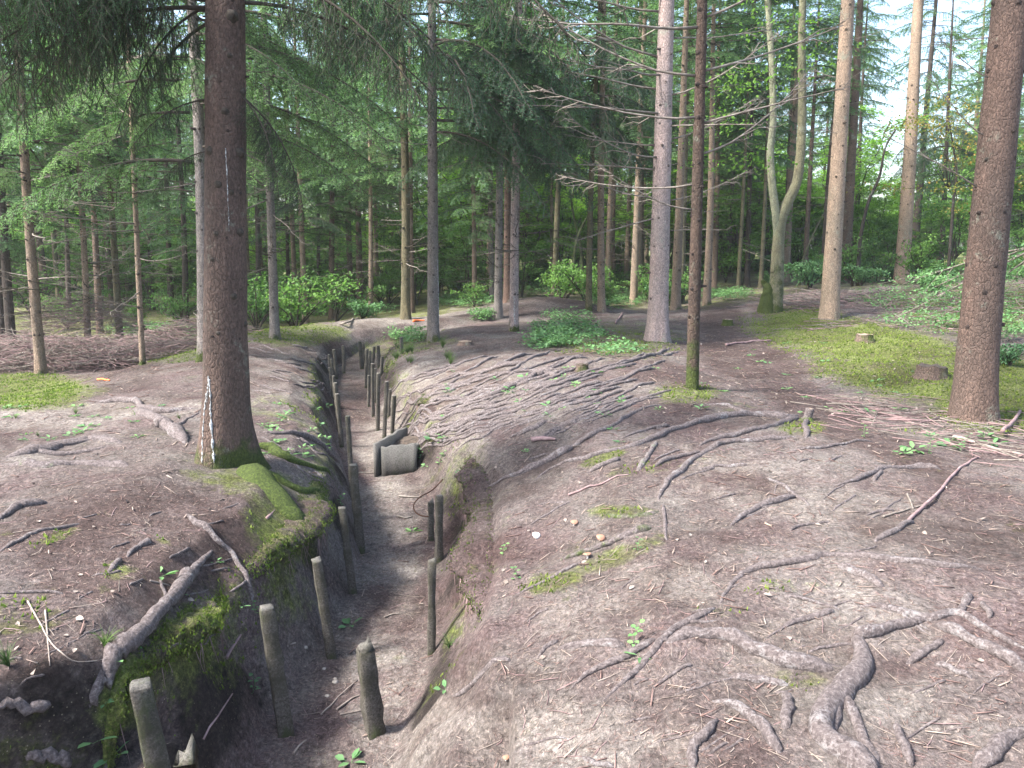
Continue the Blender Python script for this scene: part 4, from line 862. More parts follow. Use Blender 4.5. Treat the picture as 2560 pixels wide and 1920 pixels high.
root([(1271, 1023), (1308, 1004), (1342, 993)], 11, 9, 'short whitish root beside the bright moss patch on the slope')
root([(1575, 1137), (1621, 1108), (1674, 1087), (1722, 1072)], 13, 10, 'straight whitish root on the bare slope below the hooked one')
root([(1656, 1031), (1701, 1057), (1749, 1092)], 6, 7, 'thin root meeting the straight whitish one at an angle')
root([(1796, 1056), (1855, 1036), (1908, 1014), (1972, 1010), (2038, 1016)], 8, 11, 'grey-white root wriggling below the path on the right')
root([(1885, 1040), (1893, 1030), (1908, 1016)], 8, 8, 'small spur under the grey-white wriggling root')
root([(1693, 978), (1780, 968), (1887, 954)], 6, 5, 'straight pale root right below the little stump')
root([(1504, 1016), (1560, 1008), (1618, 1005)], 6, 7, 'short dark-edged root on the slope between hooked root and path')
root([(1706, 1148), (1733, 1136), (1798, 1126)], 7, 5, 'thin root right of the straight whitish one')
root([(1069, 1057), (1143, 1015), (1239, 967), (1292, 935), (1334, 914), (1366, 893), (1441, 869)], 11, 6, 'long dark root sweeping down the slope below the slender mossy-footed spruce')
root([(1340, 951), (1398, 930), (1450, 921)], 6, 7, 'short root above the longest stump root')
root([(1890, 1175), (1940, 1145), (1975, 1130)], 14, 10, 'knobbly whitish root near the lower end of the long fallen stick')
root([(1432, 1088), (1437, 1130), (1441, 1170)], 7, 6, 'thin root dropping straight from the hooked one')
root([(1300, 1110), (1360, 1118), (1430, 1104)], 9, 9, 'mossy half-buried root above the moss-edged one', mo=.45, sink=.5)
# fan of roots on the mound slope (zoomed-photo coordinates)
def r4(l): return [(605+.3646*a, 605+.3646*b) for a, b in l]
FAN = [([(820, 830), (950, 790), (1080, 735), (1250, 690), (1450, 600), (1540, 570), (1665, 572)], 5, 14, 'dark thick root crowning the fan of roots on the mound slope'),
 ([(1400, 930), (1500, 885), (1590, 830)], 9, 16, 'thickest dark short root in the fan on the mound slope'), ([(1540, 945), (1660, 880), (1760, 850)], 8, 13, 'dark root low in the fan, right above the loose bark stick'),
 ([(1270, 1210), (1400, 1160), (1500, 1110), (1660, 1040), (1740, 990)], 9, 14, 'long dark root under the fan of roots on the mound slope'),
 ([(1180, 1240), (1260, 1220), (1400, 1160)], 4, 7, 'faint thin root at the lower end of the fan')]
for px, a, b, lb in FAN: root(r4(px), a, b, lb)
GF = 'thin roots fanning down the mound slope'
fan2 = [[(870, 725), (940, 705), (1000, 690)], [(1060, 795), (1200, 750), (1350, 700), (1500, 660), (1660, 620)], [(1250, 890), (1400, 830), (1550, 770), (1660, 750)], [(1300, 920), (1450, 850), (1570, 830)],
 [(900, 610), (1050, 560), (1200, 540), (1350, 500), (1460, 480)], [(880, 660), (1000, 620), (1100, 570), (1300, 520), (1450, 500)], [(960, 640), (1150, 590), (1330, 560), (1500, 540), (1650, 530)], [(1350, 940), (1430, 905), (1500, 870)]]
for px in fan2: root(r4(px), 5, 8, 'thin root running down the slope with the rest of the fan', group=GF)
for i in range(95):
    cu = rnd(900, 1340); cv = rnd(795, 950)+ (cu-1100)*-.04; L = rnd(100, 290); sl = rnd(.24, .5)
    if cv > 990-.2*(cu-850): continue
    px = [(cu-L/2, cv+sl*L/2+rnd(-4, 4)), (cu-L*.15, cv+sl*L*.15+rnd(-4, 4)), (cu+L*.2, cv-sl*L*.2+rnd(-4, 4)), (cu+L/2, cv-sl*L*.45+rnd(-4, 4))]
    root(px, rnd(2.5, 5), rnd(4, 10), 'thin root running down the slope with the rest of the fan', group=GF)
for i in range(46):
    cu = rnd(1120, 2150); cv = rnd(960, 1620); L = rnd(30, 110); sl = rnd(.1, .7)
    px = [(cu-L/2, cv+sl*L/2), (cu, cv+rnd(-5, 5)), (cu+L/2, cv-sl*L/2)]
    root(px, rnd(2.5, 5), rnd(3, 6), 'hair-thin dark root among the thicker ones on the bare right bank', group='hair-thin roots of the right bank', sink=.4)
for i in range(26):
    cu = rnd(580, 720); cv = rnd(925, 1080); L = rnd(30, 90); sl = rnd(.3, .75)
    px = [(cu-L/2, cv-sl*L/2), (cu, cv+rnd(-4, 4)), (cu+L/2, cv+sl*L/2)]
    root(px, rnd(3, 6), rnd(2, 5), 'dark thin root running to the trench right of the thick spruce', group='thin roots between the thick spruce and the trench', sink=.3)
for i in range(30):
    cu = rnd(10, 560); cv = rnd(1060, 1480); L = rnd(25, 90); sl = rnd(.05, .6)
    if cu+cv*.9 > 1700: continue
    px = [(cu-L/2, cv+sl*L/2), (cu, cv+rnd(-4, 4)), (cu+L/2, cv-sl*L/2)]
    root(px, rnd(2.5, 5), rnd(2.5, 5), 'thin root lying in the reddish litter of the left bank', group='thin roots of the left bank', sink=.4)
for i in range(22):
    cu = rnd(560, 720); cv = rnd(745, 850); L = rnd(30, 80); sl = rnd(.15, .4)
    root([(cu-L/2, cv-sl*L/2), (cu, cv), (cu+L/2, cv+sl*L/2)], 2.5, 3.5, 'faint thin root on the rounded bank beyond the thick spruce', group='faint roots of the rounded bank')
# left side
MT = TREES['M'][0]
for px, a, b, mo in (([(403, 965), (369, 934), (338, 909), (291, 884)], 26, 17, .1), ([(434, 884), (391, 888), (350, 893), (312, 884), (294, 871), (250, 868), (200, 871)], 14, 10, .05),
                     ([(505, 990), (540, 1030), (572, 1062), (610, 1098), (640, 1130), (662, 1165)], 80, 30, 1.0), ([(540, 970), (587, 974), (622, 993), (687, 1015), (715, 1030)], 22, 9, .9), ([(560, 1020), (600, 1042), (650, 1066), (700, 1078)], 18, 10, .8),
                      ([(403, 1109), (430, 1135), (462, 1162), (500, 1196), (531, 1246), (544, 1296)], 13, 7, .1), ([(470, 1195), (431, 1238), (413, 1277), (375, 1324), (345, 1363), (306, 1414), (259, 1466), (238, 1513), (205, 1572)], 18, 34, .25),
                     ([(372, 1332), (362, 1300), (353, 1277), (345, 1251)], 9, 6, 0), ([(560, 935), (620, 938), (675, 955), (735, 1000)], 9, 12, .3)):
    ro = root(px, a, b, '', mo=mo, parent=MT)
    if px[0] == (470, 1195): ro.location.z = .045; ro.location.x = -.03
root([(-20, 992), (94, 977), (187, 950), (281, 958)], 26, 16, 'upper of two broad half-buried ridged roots at the left edge', sink=.7)
root([(-20, 1008), (94, 1006), (187, 1003), (290, 1006)], 28, 16, 'lower, greenish one of two broad half-buried ridged roots at the left edge', mo=.35, sink=.7)
root([(-8, 1132), (25, 1106), (50, 1095), (102, 1087)], 12, 14, 'pale humped root with a mossy hollow at the left edge', mo=.2)
root([(-8, 1192), (41, 1171), (103, 1146), (180, 1129)], 9, 7, 'slanting thin root on the left bank with moss beneath it')
root([(270, 1208), (300, 1184), (330, 1170)], 8, 11, 'short greyish root in the middle of the left bank')
root([(235, 1240), (246, 1225), (256, 1208)], 9, 10, 'stubby mossy root just left of the rosette plant', mo=.35)
root([(-8, 1281), (81, 1280), (138, 1283)], 6, 5, 'thin level root above the moss at the left edge', mo=.3)
root([(-10, 1528), (42, 1526), (105, 1523)], 15, 18, 'sawn-off looking root at the undercut edge in the lower left')
root([(56, 1634), (105, 1637), (151, 1642)], 20, 18, 'reddish log-like root in the bottom left corner')

# earth banked up against the roots
ADD = np.zeros(GX.shape)
for Q_, r_ in ROOTS:
    for q_, a_ in zip(Q_, r_):
        if q_[1] > 8: continue
        R_ = 2.6*a_+.02; i0, i1 = np.searchsorted(gx, [q_[0]-2*R_, q_[0]+2*R_]); j0, j1 = np.searchsorted(gy, [q_[1]-2*R_, q_[1]+2*R_])
        if i1 <= i0 or j1 <= j0: continue
        dd = (GX[j0:j1, i0:i1]-q_[0])**2+(GY[j0:j1, i0:i1]-q_[1])**2
        ADD[j0:j1, i0:i1] = np.maximum(ADD[j0:j1, i0:i1], max(0, .3*a_-.002)*np.exp(-dd/R_**2))
co = np.stack([GX, GY, GZ+ADD], -1).astype(np.float32).ravel(); gm.vertices.foreach_set('co', co); gm.update()
# ------------------------------------------------------------------ concrete posts
def post(ut, vt, ub, vb, w, label, broken=0, off=None, rz=None):
    if off is None: q = hit(ub, vb)
    else: q = np.array([off[0], off[1], float(H(*off))])
    top = at_y(ut, vt, q[1]+.02); d = depth(q); s = w*d/F/1.15; rz = rnd(.15, .5) if rz is None else rz
    h = top[2]-q[2]; lx = top[0]-q[0]
    lv = np.concatenate([np.linspace(-.25, h-.3*s, 12), [h-.12*s-broken*s*.3, h]]); c, sn = math.cos(rz), math.sin(rz); nsid = 8; V = []
    cr_ = [(1, -.86), (1, .86), (.86, 1), (-.86, 1), (-1, .86), (-1, -.86), (-.86, -1), (.86, -1)]; bk = rng.normal(0, .35, 8)
    for k, z in enumerate(lv):
        g = 1+.06*rng.normal()-.10*max(0, z)/h
        for j in range(nsid):
            x_, y_ = cr_[j][0]*s/2*g, cr_[j][1]*s/2*g; zz = z
            if k == len(lv)-1:
                q_ = .9-.25*broken; x_ *= q_; y_ *= q_; zz += s*(.03*rng.normal()+broken*(.5*cr_[j][0]+bk[j]))
            n_ = .03*s*rng.normal()
            V.append((x_*c-y_*sn+n_+lx*max(z, 0)/h, x_*sn+y_*c+n_, zz))
    k = len(lv); i = np.arange(k-1)[:, None]*nsid; j = np.arange(nsid)[None]; j2 = (j+1) % nsid; Q = np.stack([i+j, i+j2, i+nsid+j2, i+nsid+j], -1).reshape(-1, 4)
    V.append((lx, 0, h+.0*s)); V = np.array(V); jj = np.arange(nsid); T_ = np.stack([(k-1)*nsid+jj, (k-1)*nsid+(jj+1) % nsid, np.full(nsid, k*nsid)], -1)
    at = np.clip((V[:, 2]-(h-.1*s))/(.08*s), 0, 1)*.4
    me = mesh('concrete_post', V, T_, Q, [M_conc], attrs={'tip': at})
    return tag(obj('concrete_post', me, loc=q), label, 'post', 'concrete posts lining the trench')
post(309, 1470, 0, 0, 50, 'nearest concrete post, in the lower left corner, leaning left', 0, (-1.27, 2.72), .5)
post(404, 1618, 0, 0, 50, 'broken-topped post cut by the bottom edge beside the nearest one', .7, (-1.03, 2.42), .3)
post(578, 1306, 618, 1583, 38, 'tall leaning concrete post with square top between mossy root and trench floor', 0, rz=.45)
post(790, 1390, 810, 1582, 40, 'stout post with crumbled top standing mid-floor in the near trench', .45, rz=.5)
post(685, 1206, 716, 1419, 24, 'post with rounded knob top against the mossy left wall', .15)
post(740, 1094, 762, 1280, 20, 'slim post just left of the tallest one', 0)
post(764, 1002, 779, 1190, 22, 'tallest dark post of the left row, level with the concrete box')
post(752, 897, 762, 1085, 13, 'post behind the tallest dark one on the left row')
post(949, 1068, 948, 1212, 17, 'right-hand post with lit flat top near the rusty wire', 0)
post(931, 1080, 931, 1166, 15, 'short rotten dark post beside the rusty wire', .5)
post(934, 1206, 932, 1410, 20, 'nearest post of the right row, dark-stained with chipped edges', .3)
FP = [(805, 785, 806, 900, 8, 'slim pale-topped post fifth of the far right row'), (818, 805, 816, 930, 9, 'far right-row post between two similar ones'), (836, 823, 830, 945, 10, 'tall far right-row post with a bright top'), (852, 854, 847, 935, 10, 'shorter far right-row post nearest the concrete box'),
 (725, 826, 733, 935, 9, 'left-row post with whitish top where the trench narrows'), (721, 811, 726, 885, 8, 'left-row post peeping over the whitish-topped one'), (713, 793, 720, 862, 7, 'left-row post close against the pale bank'), (711, 765, 714, 812, 6, 'small post far down the left row'),
 (722, 754, 727, 818, 8, 'dark post far down the left row'), (742, 746, 743, 806, 8, 'free-standing far post in the middle of the trench bend'), (777, 737, 782, 797, 9, 'broad far post at the head of the trench bend'), (793, 753, 791, 838, 9, 'dark far post, left one of the tight bunch'),
 (800, 757, 797, 842, 8, 'far post in the tight bunch, half hidden by its neighbour'), (809, 748, 805, 797, 7, 'thin far post rising behind the tight bunch'), (817, 746, 819, 792, 9, 'far post right of the tight bunch'), (867, 728, 868, 763, 8, 'last post, alone by the grassy foot of the grey spruce'), (797, 810, 796, 878, 6, 'short thin post below the tight bunch')]
FP += [(716, 775, 722, 830, 7, 'post between two others far down the left row'), (826, 770, 823, 812, 7, 'stubby far right-row post behind the tight bunch'), (843, 840, 839, 900, 8, 'post filling the gap in the far right row'), (729, 850, 738, 965, 10, 'left-row post half sunk in mossy bank where trench narrows'), (785, 742, 786, 790, 7, 'thin post at the head of the bend'), (811, 795, 810, 870, 7, 'thin far right-row post')]
for a, b, c, d, w, lb in FP: post(a, b, c, d, w, lb)
# ------------------------------------------------------------------ overhanging turf lips
def pa(a, s):
    L = -6.0
    for (ax, ay), (bx, by) in zip(LINE[:-1], LINE[1:]):
        ln = math.hypot(bx-ax, by-ay)
        if a <= L+ln:
            t = (a-L)/ln; dx, dy = (bx-ax)/ln, (by-ay)/ln; return ax+t*(bx-ax)+dy*s, ay+t*(by-ay)-dx*s
        L += ln
def lip(a0, a1, side, s0, s1, th, mo):
    n = int((a1-a0)/.025); sec = []; A = np.linspace(a0, a1, n)
    e = np.clip(np.minimum(A-a0, a1-A)/.6, 0, 1)*sm(-.45, .25, fbm(A, A*0+7+side, .55, 2, 77))
    ed = .10*fbm(A, A*0+side, .22, 4, 31)
    for i, a in enumerate(A):
        sb = s0; se = s0+(s1-s0)*(.35+.65*e[i])+ed[i]*e[i]
        xb, yb = pa(a, side*(sb+.10)); zb = float(H(xb, yb)); xl, yl = pa(a, side*sb); zl = min(float(H(xl, yl)), zb+.02); row = []
        for ss, zz in ((sb+.14, zb-.035), (sb+.05, zb-.02), (se+(sb-se)*.55, zb-.04), (se+.03, zb-.075), (se, zb-.105), (se+.012, zb-.105-th*.6), (se+.06, zb-.11-th), (sb+.02, zb-.15-th), (sb+.14, zb-.2-th)):
            q = .012*rng.normal(); qe = min(1, (min(a-a0, a1-a))/.7)**.7; ss = sb+.1+(ss-sb-.1)*qe; zz = zb-.07+(zz-zb+.07)*qe; X, Y = pa(a, side*(ss+q)); row.append((X, Y, zz+.010*rng.normal()))
        sec.append(row)
    k = 9; V = np.array(sec).reshape(-1, 3); i = np.arange(n-1)[:, None]*k; j = np.arange(k-1)[None]
    Q = np.stack([i+j, i+j+1, i+k+j+1, i+k+j], -1).reshape(-1, 4)
    if side < 0: Q = Q[:, ::-1]
    me = mesh('turf_lip', V, None, Q, [M_ground, M_soil], qmat=np.tile((np.arange(k-1) > 4).astype(int), n-1), attrs={'moss': np.full(len(V), mo), 'pale': np.zeros(len(V)), 'dark': np.full(len(V), .5), 'wall_shade': np.zeros(len(V))}, smooth=True)
    tag(obj('turf_lip', me), kind='structure')
    # moss fronds and hanging rootlets
    m = int((a1-a0)*3800*mo); mb = MB(); ii = rng.integers(0, n, m); cc = rng.integers(1, 6, m); P = V[ii*k+cc]+rng.normal(0, .012, (m, 3)); h = rnd(.006, .016, m); an = rnd(0, 6.28, m)
    B = np.stack([np.cos(an), np.sin(an), 0*an], -1)*h[:, None]*.4; T = P+np.stack([rnd(-.5, .5, m)*h-side*.0, rnd(-.5, .5, m)*h, h], -1)
    mb.add(np.stack([P-B, P+B, T], 1).reshape(-1, 3), np.arange(3*m).reshape(-1, 3), None, 0, np.stack([0*h, 0*h, rnd(0, .45, m)], 1).ravel())
    r_ = int((a1-a0)*26); ii = rng.integers(3, n-3, r_); P = V[ii*k+5]; T = P+np.stack([rnd(-.04, .04, r_), rnd(-.04, .04, r_), -rnd(.05, .26, r_)], -1); mb.prisms(P, T, .0022, .001, 1)
    tag(obj('bank_moss', mb.mesh('bank_moss', [M_mossf, M_brush])), 'shaggy moss and hairy rootlets hanging over the undercut edge of the '+('right' if side > 0 else 'left')+' trench wall', 'moss', kind='stuff')
lip(2.9, 4.35, -1, .64, .45, .02, .7); lip(4.2, 6.6, -1, .62, .44, .03, .45)
lip(4.3, 7.5, 1, .70, .52, .02, .15); lip(9.1, 10.2, 1, .70, .54, .02, .3)
# ------------------------------------------------------------------ concrete box of the trench wall
q = hit(850, 1024); yb = q[1]
bx = thing('concrete_box', 'open weathered concrete box jutting from the right trench wall', 'concrete box', q)
def slab(name, pts, th, parent, z0, m=M_concd):
    (x0, y0, h0), (x1, y1, h1) = pts; d = np.array([x1-x0, y1-y0]); d /= np.linalg.norm(d); nn = np.array([-d[1], d[0]])*th
    n = 8; V = []; 
    for f in np.linspace(0, 1, n):
        X, Y, Hh = x0+(x1-x0)*f, y0+(y1-y0)*f, h0+(h1-h0)*f+.008*rng.normal()
        V += [(X, Y, z0), (X, Y, Hh), (X+nn[0], Y+nn[1], Hh+.004*rng.normal()), (X+nn[0], Y+nn[1], z0)]
    i = np.arange(n-1)[:, None]*4; j = np.arange(4)[None]; Q = np.stack([i+j, i+(j+1) % 4, i+4+(j+1) % 4, i+4+j], -1).reshape(-1, 4)
    Q = np.concatenate([Q, [[3, 2, 1, 0]], [[4*n-4, 4*n-3, 4*n-2, 4*n-1]]]); V = np.array(V); return obj(name, mesh(name, V, None, Q[:, ::-1], [m], attrs={'tip': (V[:, 2] > .2)*.9}), parent)
k_ = depth(q)/F; hx = 56*k_
slab('front_panel', [(-.12, -.05, .31), (.26, .0, .33)], .05, bx, -.15)
slab('side_panel', [(-.17, -.06, .36), (.06, .80, .34)], .035, bx, -.15)
slab('side_panel', [(.235, .03, .29), (.25, .45, .24)], .04, bx, -.15)
mb = MB(); xs = np.linspace(-.08, .24, 9); ys = np.linspace(.03, .55, 9); XX, YY = np.meshgrid(xs, ys); ZZ = .17+.03*fbm(XX, YY, .15, 2, 4)+.12*sm(.2, .6, YY)
i = (np.arange(8)[:, None]*9+np.arange(8)[None]).ravel(); obj('soil_fill', mesh('soil_fill', np.stack([XX, YY, ZZ], -1).reshape(-1, 3), None, np.stack([i, i+1, i+10, i+9], -1), [M_soil], smooth=True), bx)
# rusty wire
w = np.array([at_y(*r4([c])[0], y_) for c, y_ in (((965, 1180), 6.9), ((900, 1245), 6.75), ((830, 1285), 6.6), ((792, 1330), 6.5), ((800, 1372), 6.45), ((835, 1395), 6.4), ((880, 1402), 6.4))]); o_ = w[0].copy()
tag(tubeobj('rusty_wire', spl(w-o_, 40), .006, 6, M_rust, None, loc=o_, noisy=0), 'rusty bent wire looping out of the right trench wall behind two posts', 'wire')

# ------------------------------------------------------------------ resin streaks and knots on the thick spruce
from mathutils.bvhtree import BVHTree
def trunk_hit(key, u, v):
    t, p, lean, rad, Ht = TREES[key]; tr = [c for c in t.children if c.name.startswith('trunk')][0]; me = tr.data
    if not hasattr(trunk_hit, 'c'): trunk_hit.c = {}
    if key not in trunk_hit.c:
        trunk_hit.c[key] = BVHTree.FromPolygons([Vector(x.co)+Vector(p) for x in me.vertices], [tuple(f.vertices) for f in me.polygons])
    loc, nrm, _, _ = trunk_hit.c[key].ray_cast(Vector((0, 0, EYE)), Vector(ray(u, v)).normalized())
    return (loc, nrm)
def streak(key, px, w, lab=None):
    P = []; p = TREES[key][1]
    for u, v in spl([(a, b, 0) for a, b in px], 40)[:, :2]:
        l, n = trunk_hit(key, u+rnd(-.6, .6), v)
        if l is not None: P.append(np.array(l)-p+np.array(n)*.001)
    if len(P) < 6: return
    P = np.array(P); r = w*TREES[key][1][1]/F/2*(.15+.75*rng.random(len(P))**1.3)
    tubeobj('resin_streak', P, r, 6, M_resin, TREES[key][0], noisy=.8)
streak('M', [(452, 818), (455, 870), (458, 930), (463, 1000)], 9); streak('M', [(446, 850), (441, 900), (438, 950), (436, 1000)], 5); streak('M', [(487, 320), (490, 380), (493, 440), (495, 500)], 3.2)
streak('M', [(451, 812), (449, 840), (447, 870)], 6); streak('X', [(1110, 640), (1111, 670), (1112, 700)], 3.5); streak('S', [(945, 560), (947, 640), (948, 700)], 2.5)
for (u, v, s_) in ((503, 35, 15), (442, 50, 12), (487, 240, 9), (452, 325, 11), (520, 330, 13), (470, 398, 9), (500, 415, 7), (466, 505, 7), (519, 502, 11), (458, 560, 6), (505, 640, 9), (530, 700, 8), (470, 720, 6), (525, 200, 10), (447, 176, 9), (496, 120, 7)):
    l, n = trunk_hit('M', u, v)
    if l is None: continue
    mb = MB(); p = TREES['M'][1]; c = np.array(l)-p; n = np.array(n); r = s_*.8*TREES['M'][1][1]/F
    P = np.array([c-n*.01, c+n*r*.15, c+n*r*.45, c+n*r*.7]); mb.tube(P, [r*1.25, r, r*.6, r*.15], 9, 0)
    V, T_, Q, tm, qm, A = mb.arrays(); V = V+rng.normal(0, r*.09, V.shape); obj('branch_scar', mesh('branch_scar', V, T_, Q, [M_twigdark], tm, qm, None, True), TREES['M'][0])

# ------------------------------------------------------------------ brushwood, stick litter, small sticks
def twigs_in(mb, n, fn, L0, L1, r, curve=.25, mats=1):
    for i in range(n):
        c, rise = fn(); a = rnd(0, 6.28); L = rnd(L0, L1); k = 5; ts = np.linspace(-.5, .5, k); b = rnd(-curve, curve)
        d = np.array([math.cos(a), math.sin(a), rise]); e = np.array([-math.sin(a), math.cos(a), rnd(-.5, .5)])
        P = c+np.outer(ts*L, d)+np.outer((ts**2)*L*b*2, e); g = H(P[:, 0], P[:, 1])+r; P[:, 2] = np.maximum(P[:, 2], g)
        mb.tube(P, r*np.linspace(1, .4, k)*rnd(.6, 1.4), 3, int(rnd(0, mats)), cap=False)
def heap(cx, cy, rx, ry, h):
    def f():
        while True:
            a, b = rnd(-1, 1), rnd(-1, 1)
            if a*a+b*b < 1: break
        x, y = cx+a*rx, cy+b*ry; top = h*(1-(a*a+b*b))**.7
        return np.array([x, y, float(H(x, y))+top*rnd(.3, 1)**.5]), rnd(-.25, .25)
    return f
mb = MB()
for (u, v, rx, ry, h, n) in ((40, 800, 1.5, .8, .5, 800), (150, 795, 1.4, .9, .55, 900), (160, 745, 1.5, .9, 1.15, 900), (250, 795, 1.3, .6, .38, 600), (370, 760, 1.4, .7, .55, 700), (10, 775, 1.3, .8, .5, 400), (290, 770, 1.2, .6, .4, 400)):
    q = hit(u, v); twigs_in(mb, n, heap(q[0], q[1]+.3, rx, ry, h), .25, .9, .0055, .9, 2)
tag(obj('brushwood', mb.mesh('brushwood', [M_brush, M_wood])), 'heaped purple-grey brushwood lying under the trees at the left', 'brushwood', kind='stuff')
mb = MB()
for (u, v, rx, ry, h, n) in ((1760, 650, 1.6, 1.2, .2, 160), (1720, 655, 1.2, .8, .2, 80), (1900, 655, 2.5, 1.8, .12, 170), (2060, 670, 2.4, 2, .12, 170), (2190, 640, 2, 1.6, .35, 170), (1950, 700, 1.8, .8, .08, 80)):
    q = hit(u, v); twigs_in(mb, n, heap(q[0], q[1], rx, ry, h), .3, 1.3, .008, .4, 2)
tag(obj('brushwood', mb.mesh('brushwood', [M_brush, M_wood])), 'low scattered brushwood among the knotty trunks on the right', 'brushwood', kind='stuff')
mb = MB()
for i in range(290):
    f = rng.random(); u = 1790+f*430+rng.normal(0, 25); v = 868+f*95+rng.normal(0, 16+14*f); 
    if v < 845: continue
    q = hit(u, min(v, 1010)); L = rnd(.08, .5) if rng.random() < .8 else rnd(.4, .8); a = rng.normal(-.5, .8); d = np.array([math.cos(a), math.sin(a)])*L/2
    A = np.array([q[0]-d[0], q[1]-d[1], 0]); B = np.array([q[0]+d[0], q[1]+d[1], 0]); r = rnd(.0015, .0055)
    A[2] = H(A[0], A[1])+r+rnd(0, .03); B[2] = H(B[0], B[1])+r+rnd(0, .03); C = (A+B)/2; C[2] = max(C[2], float(H(C[0], C[1]))+r); C[:2] += rng.normal(0, .02*L, 2)
    mb.tube([A, C, B], r*np.array([1, .9, .6]), 4, int(rnd(0, 2)))
tag(obj('stick_litter', mb.mesh('stick_litter', [M_wood, M_brush])), 'pale dry sticks strewn between the path and the thick right-hand spruce', 'sticks', kind='stuff')
mb = MB()
for i in range(900):
    u = rnd(1100, 1800); v = rnd(680, 860) if rng.random() < .6 else rnd(600, 1000); q = hit(u, v)
    if gnorm(q[0], q[1])[2] < .85: continue
    L = rnd(.03, .16); a = rnd(0, 3.14); d = np.array([math.cos(a), math.sin(a), 0])*L/2; r = .0035; z = H(q[0], q[1])+r*1.5
    mb.prisms([q-d+[0, 0, .004]], [q+d+[0, 0, .008]], r, r*.6, int(rnd(0, 2)))
for i in range(500):
    u = rnd(0, 2212); v = rnd(1020, 1640); q = hit(u, v)
    if gnorm(q[0], q[1])[2] < .85: continue
    L = rnd(.03, .14); a = rnd(0, 3.14); d = np.array([math.cos(a), math.sin(a), 0])*L/2
    A, B = q-d, q+d; A[2] = H(A[0], A[1])+.003; B[2] = H(B[0], B[1])+.005; C = (A+B)/2+[*rng.normal(0, .006, 2), 0]; C[2] = max(C[2], float(H(C[0], C[1]))+.003); mb.tube([A, C, B], [.0022, .002, .0012], 3, int(rnd(0, 2)), cap=False)
LP = []
for i in range(420):
    q = hit(rnd(1380, 2150), rnd(680, 900)) if i < 280 else hit(rnd(30, 2200), rnd(800, 1500)); LP.append(q+[0, 0, .008])
LP = np.array(LP); n = len(LP); mb.leaves(LP, rng.normal(0, 1, (n, 3))*[1, 1, .2], np.tile([0, 0, 1.0], (n, 1))+rng.normal(0, .4, (n, 3)), rnd(.02, .05, n), rnd(.012, .03, n), 0)
tag(obj('twig_scatter', mb.mesh('twig_scatter', [M_pale, M_brush])), 'short broken twigs and bark scraps sprinkled over the trodden ground', 'litter', kind='stuff')
def stick(px, w, label, m=None, lift=.9, name='fallen_stick'):
    P = np.array([hit(u, v) for u, v in px]); Q = spl(P, 24); r = w/2*np.array([depth(q) for q in Q])/F*np.linspace(1.1, .6, 24); g = H(Q[:, 0], Q[:, 1]); Q[:, 2] = np.maximum(Q[:, 2], g)+r*lift; o = Q[0].copy()
    tag(tubeobj(name, Q-o, r, 6, m or M_wood, None, loc=o, noisy=.35), label, 'stick')
stick([(1961, 1130), (1990, 1100), (2030, 1063), (2067, 1020), (2112, 990)], 8, 'long dark fallen stick lying diagonally on the right bank', M_brush)
stick([(1908, 1118), (1950, 1106), (1998, 1091)], 5, 'thin twig touching the long fallen stick on the right')
stick([(1960, 1070), (1967, 1085), (1972, 1100)], 5, 'short twig just above the thin one by the long stick')
stick([(1228, 1071), (1290, 1050), (1358, 1026)], 5, 'thin reddish stick below the whitish root by the moss patch', M_brush)
stick([(1150, 955), (1180, 952), (1200, 952)], 11, 'short thick bark stick low on the mound slope', M_brush)
stick([(576, 1124), (595, 1103), (602, 1092)], 7, 'dark short stick on the left bank near the mossy root', M_brush)
stick([(324, 1256), (350, 1262), (374, 1270)], 4, 'pale thin stick beside the rosette plant on the left bank', M_pale)
stick([(694, 1545), (715, 1525), (738, 1500), (772, 1470)], 4, 'longer pale stick on the trench floor by the crumbled post', M_pale)
stick([(728, 1535), (750, 1518), (776, 1503)], 5, 'straight pale stick on the trench floor below the longer one', M_pale)
stick([(490, 1425), (505, 1398), (520, 1374)], 8, 'reddish stick hanging under the mossy edge by the tall leaning post', M_brush)
stick([(440, 1600), (470, 1550), (503, 1500)], 5, 'thin stick against the left trench bank near the bottom', M_brush)
stick([(635, 1630), (650, 1610), (662, 1600)], 6, 'short pale stick on the trench floor at the bottom edge', M_pale)
stick([(735, 1545), (775, 1538), (790, 1530)], 4, 'thin twig on the floor at the foot of the crumbled post', M_pale)
stick([(862, 1073), (890, 1075), (915, 1074)], 4, 'thin twig across the trench floor beyond the right-hand posts')
stick([(858, 1115), (875, 1120), (893, 1116)], 4, 'crooked twig on the trench floor beside the rusty wire')
stick([(830, 1335), (850, 1328), (868, 1326)], 4, 'twig on the trench floor left of the nearest right-row post')
stick([(770, 1023), (795, 1023), (822, 1021)], 3, 'dark straight twig on the floor in front of the concrete box')
stick([(1568, 748), (1610, 742), (1665, 737)], 6, 'reddish stick across the dark path', M_brush)
stick([(60, 1300), (85, 1345), (115, 1395), (160, 1430), (250, 1422)], 4, 'long thin curved dry stalk on the left bank', M_pale)
stick([(98, 1320), (103, 1380), (108, 1440)], 4, 'upright-lying pale stalk crossing the curved one', M_pale)
stick([(2060, 948), (2120, 965), (2212, 985)], 9, 'long bleached stick below the thick right-hand spruce', M_pale)
stick([(2165, 945), (2190, 918), (2203, 895)], 9, 'propped brown stick right of the thick right-hand spruce', M_brush, 3)
stick([(212, 822), (222, 821), (236, 823)], 5, 'small orange-red stick by the brushwood heap', M_orange)
stick([(893, 696), (905, 694), (917, 693)], 5, 'orange-red stick on the far pale crest path', M_orange)
stick([(735, 703), (760, 695), (775, 688)], 5, 'fallen dead stick on the moss left of the crest path')
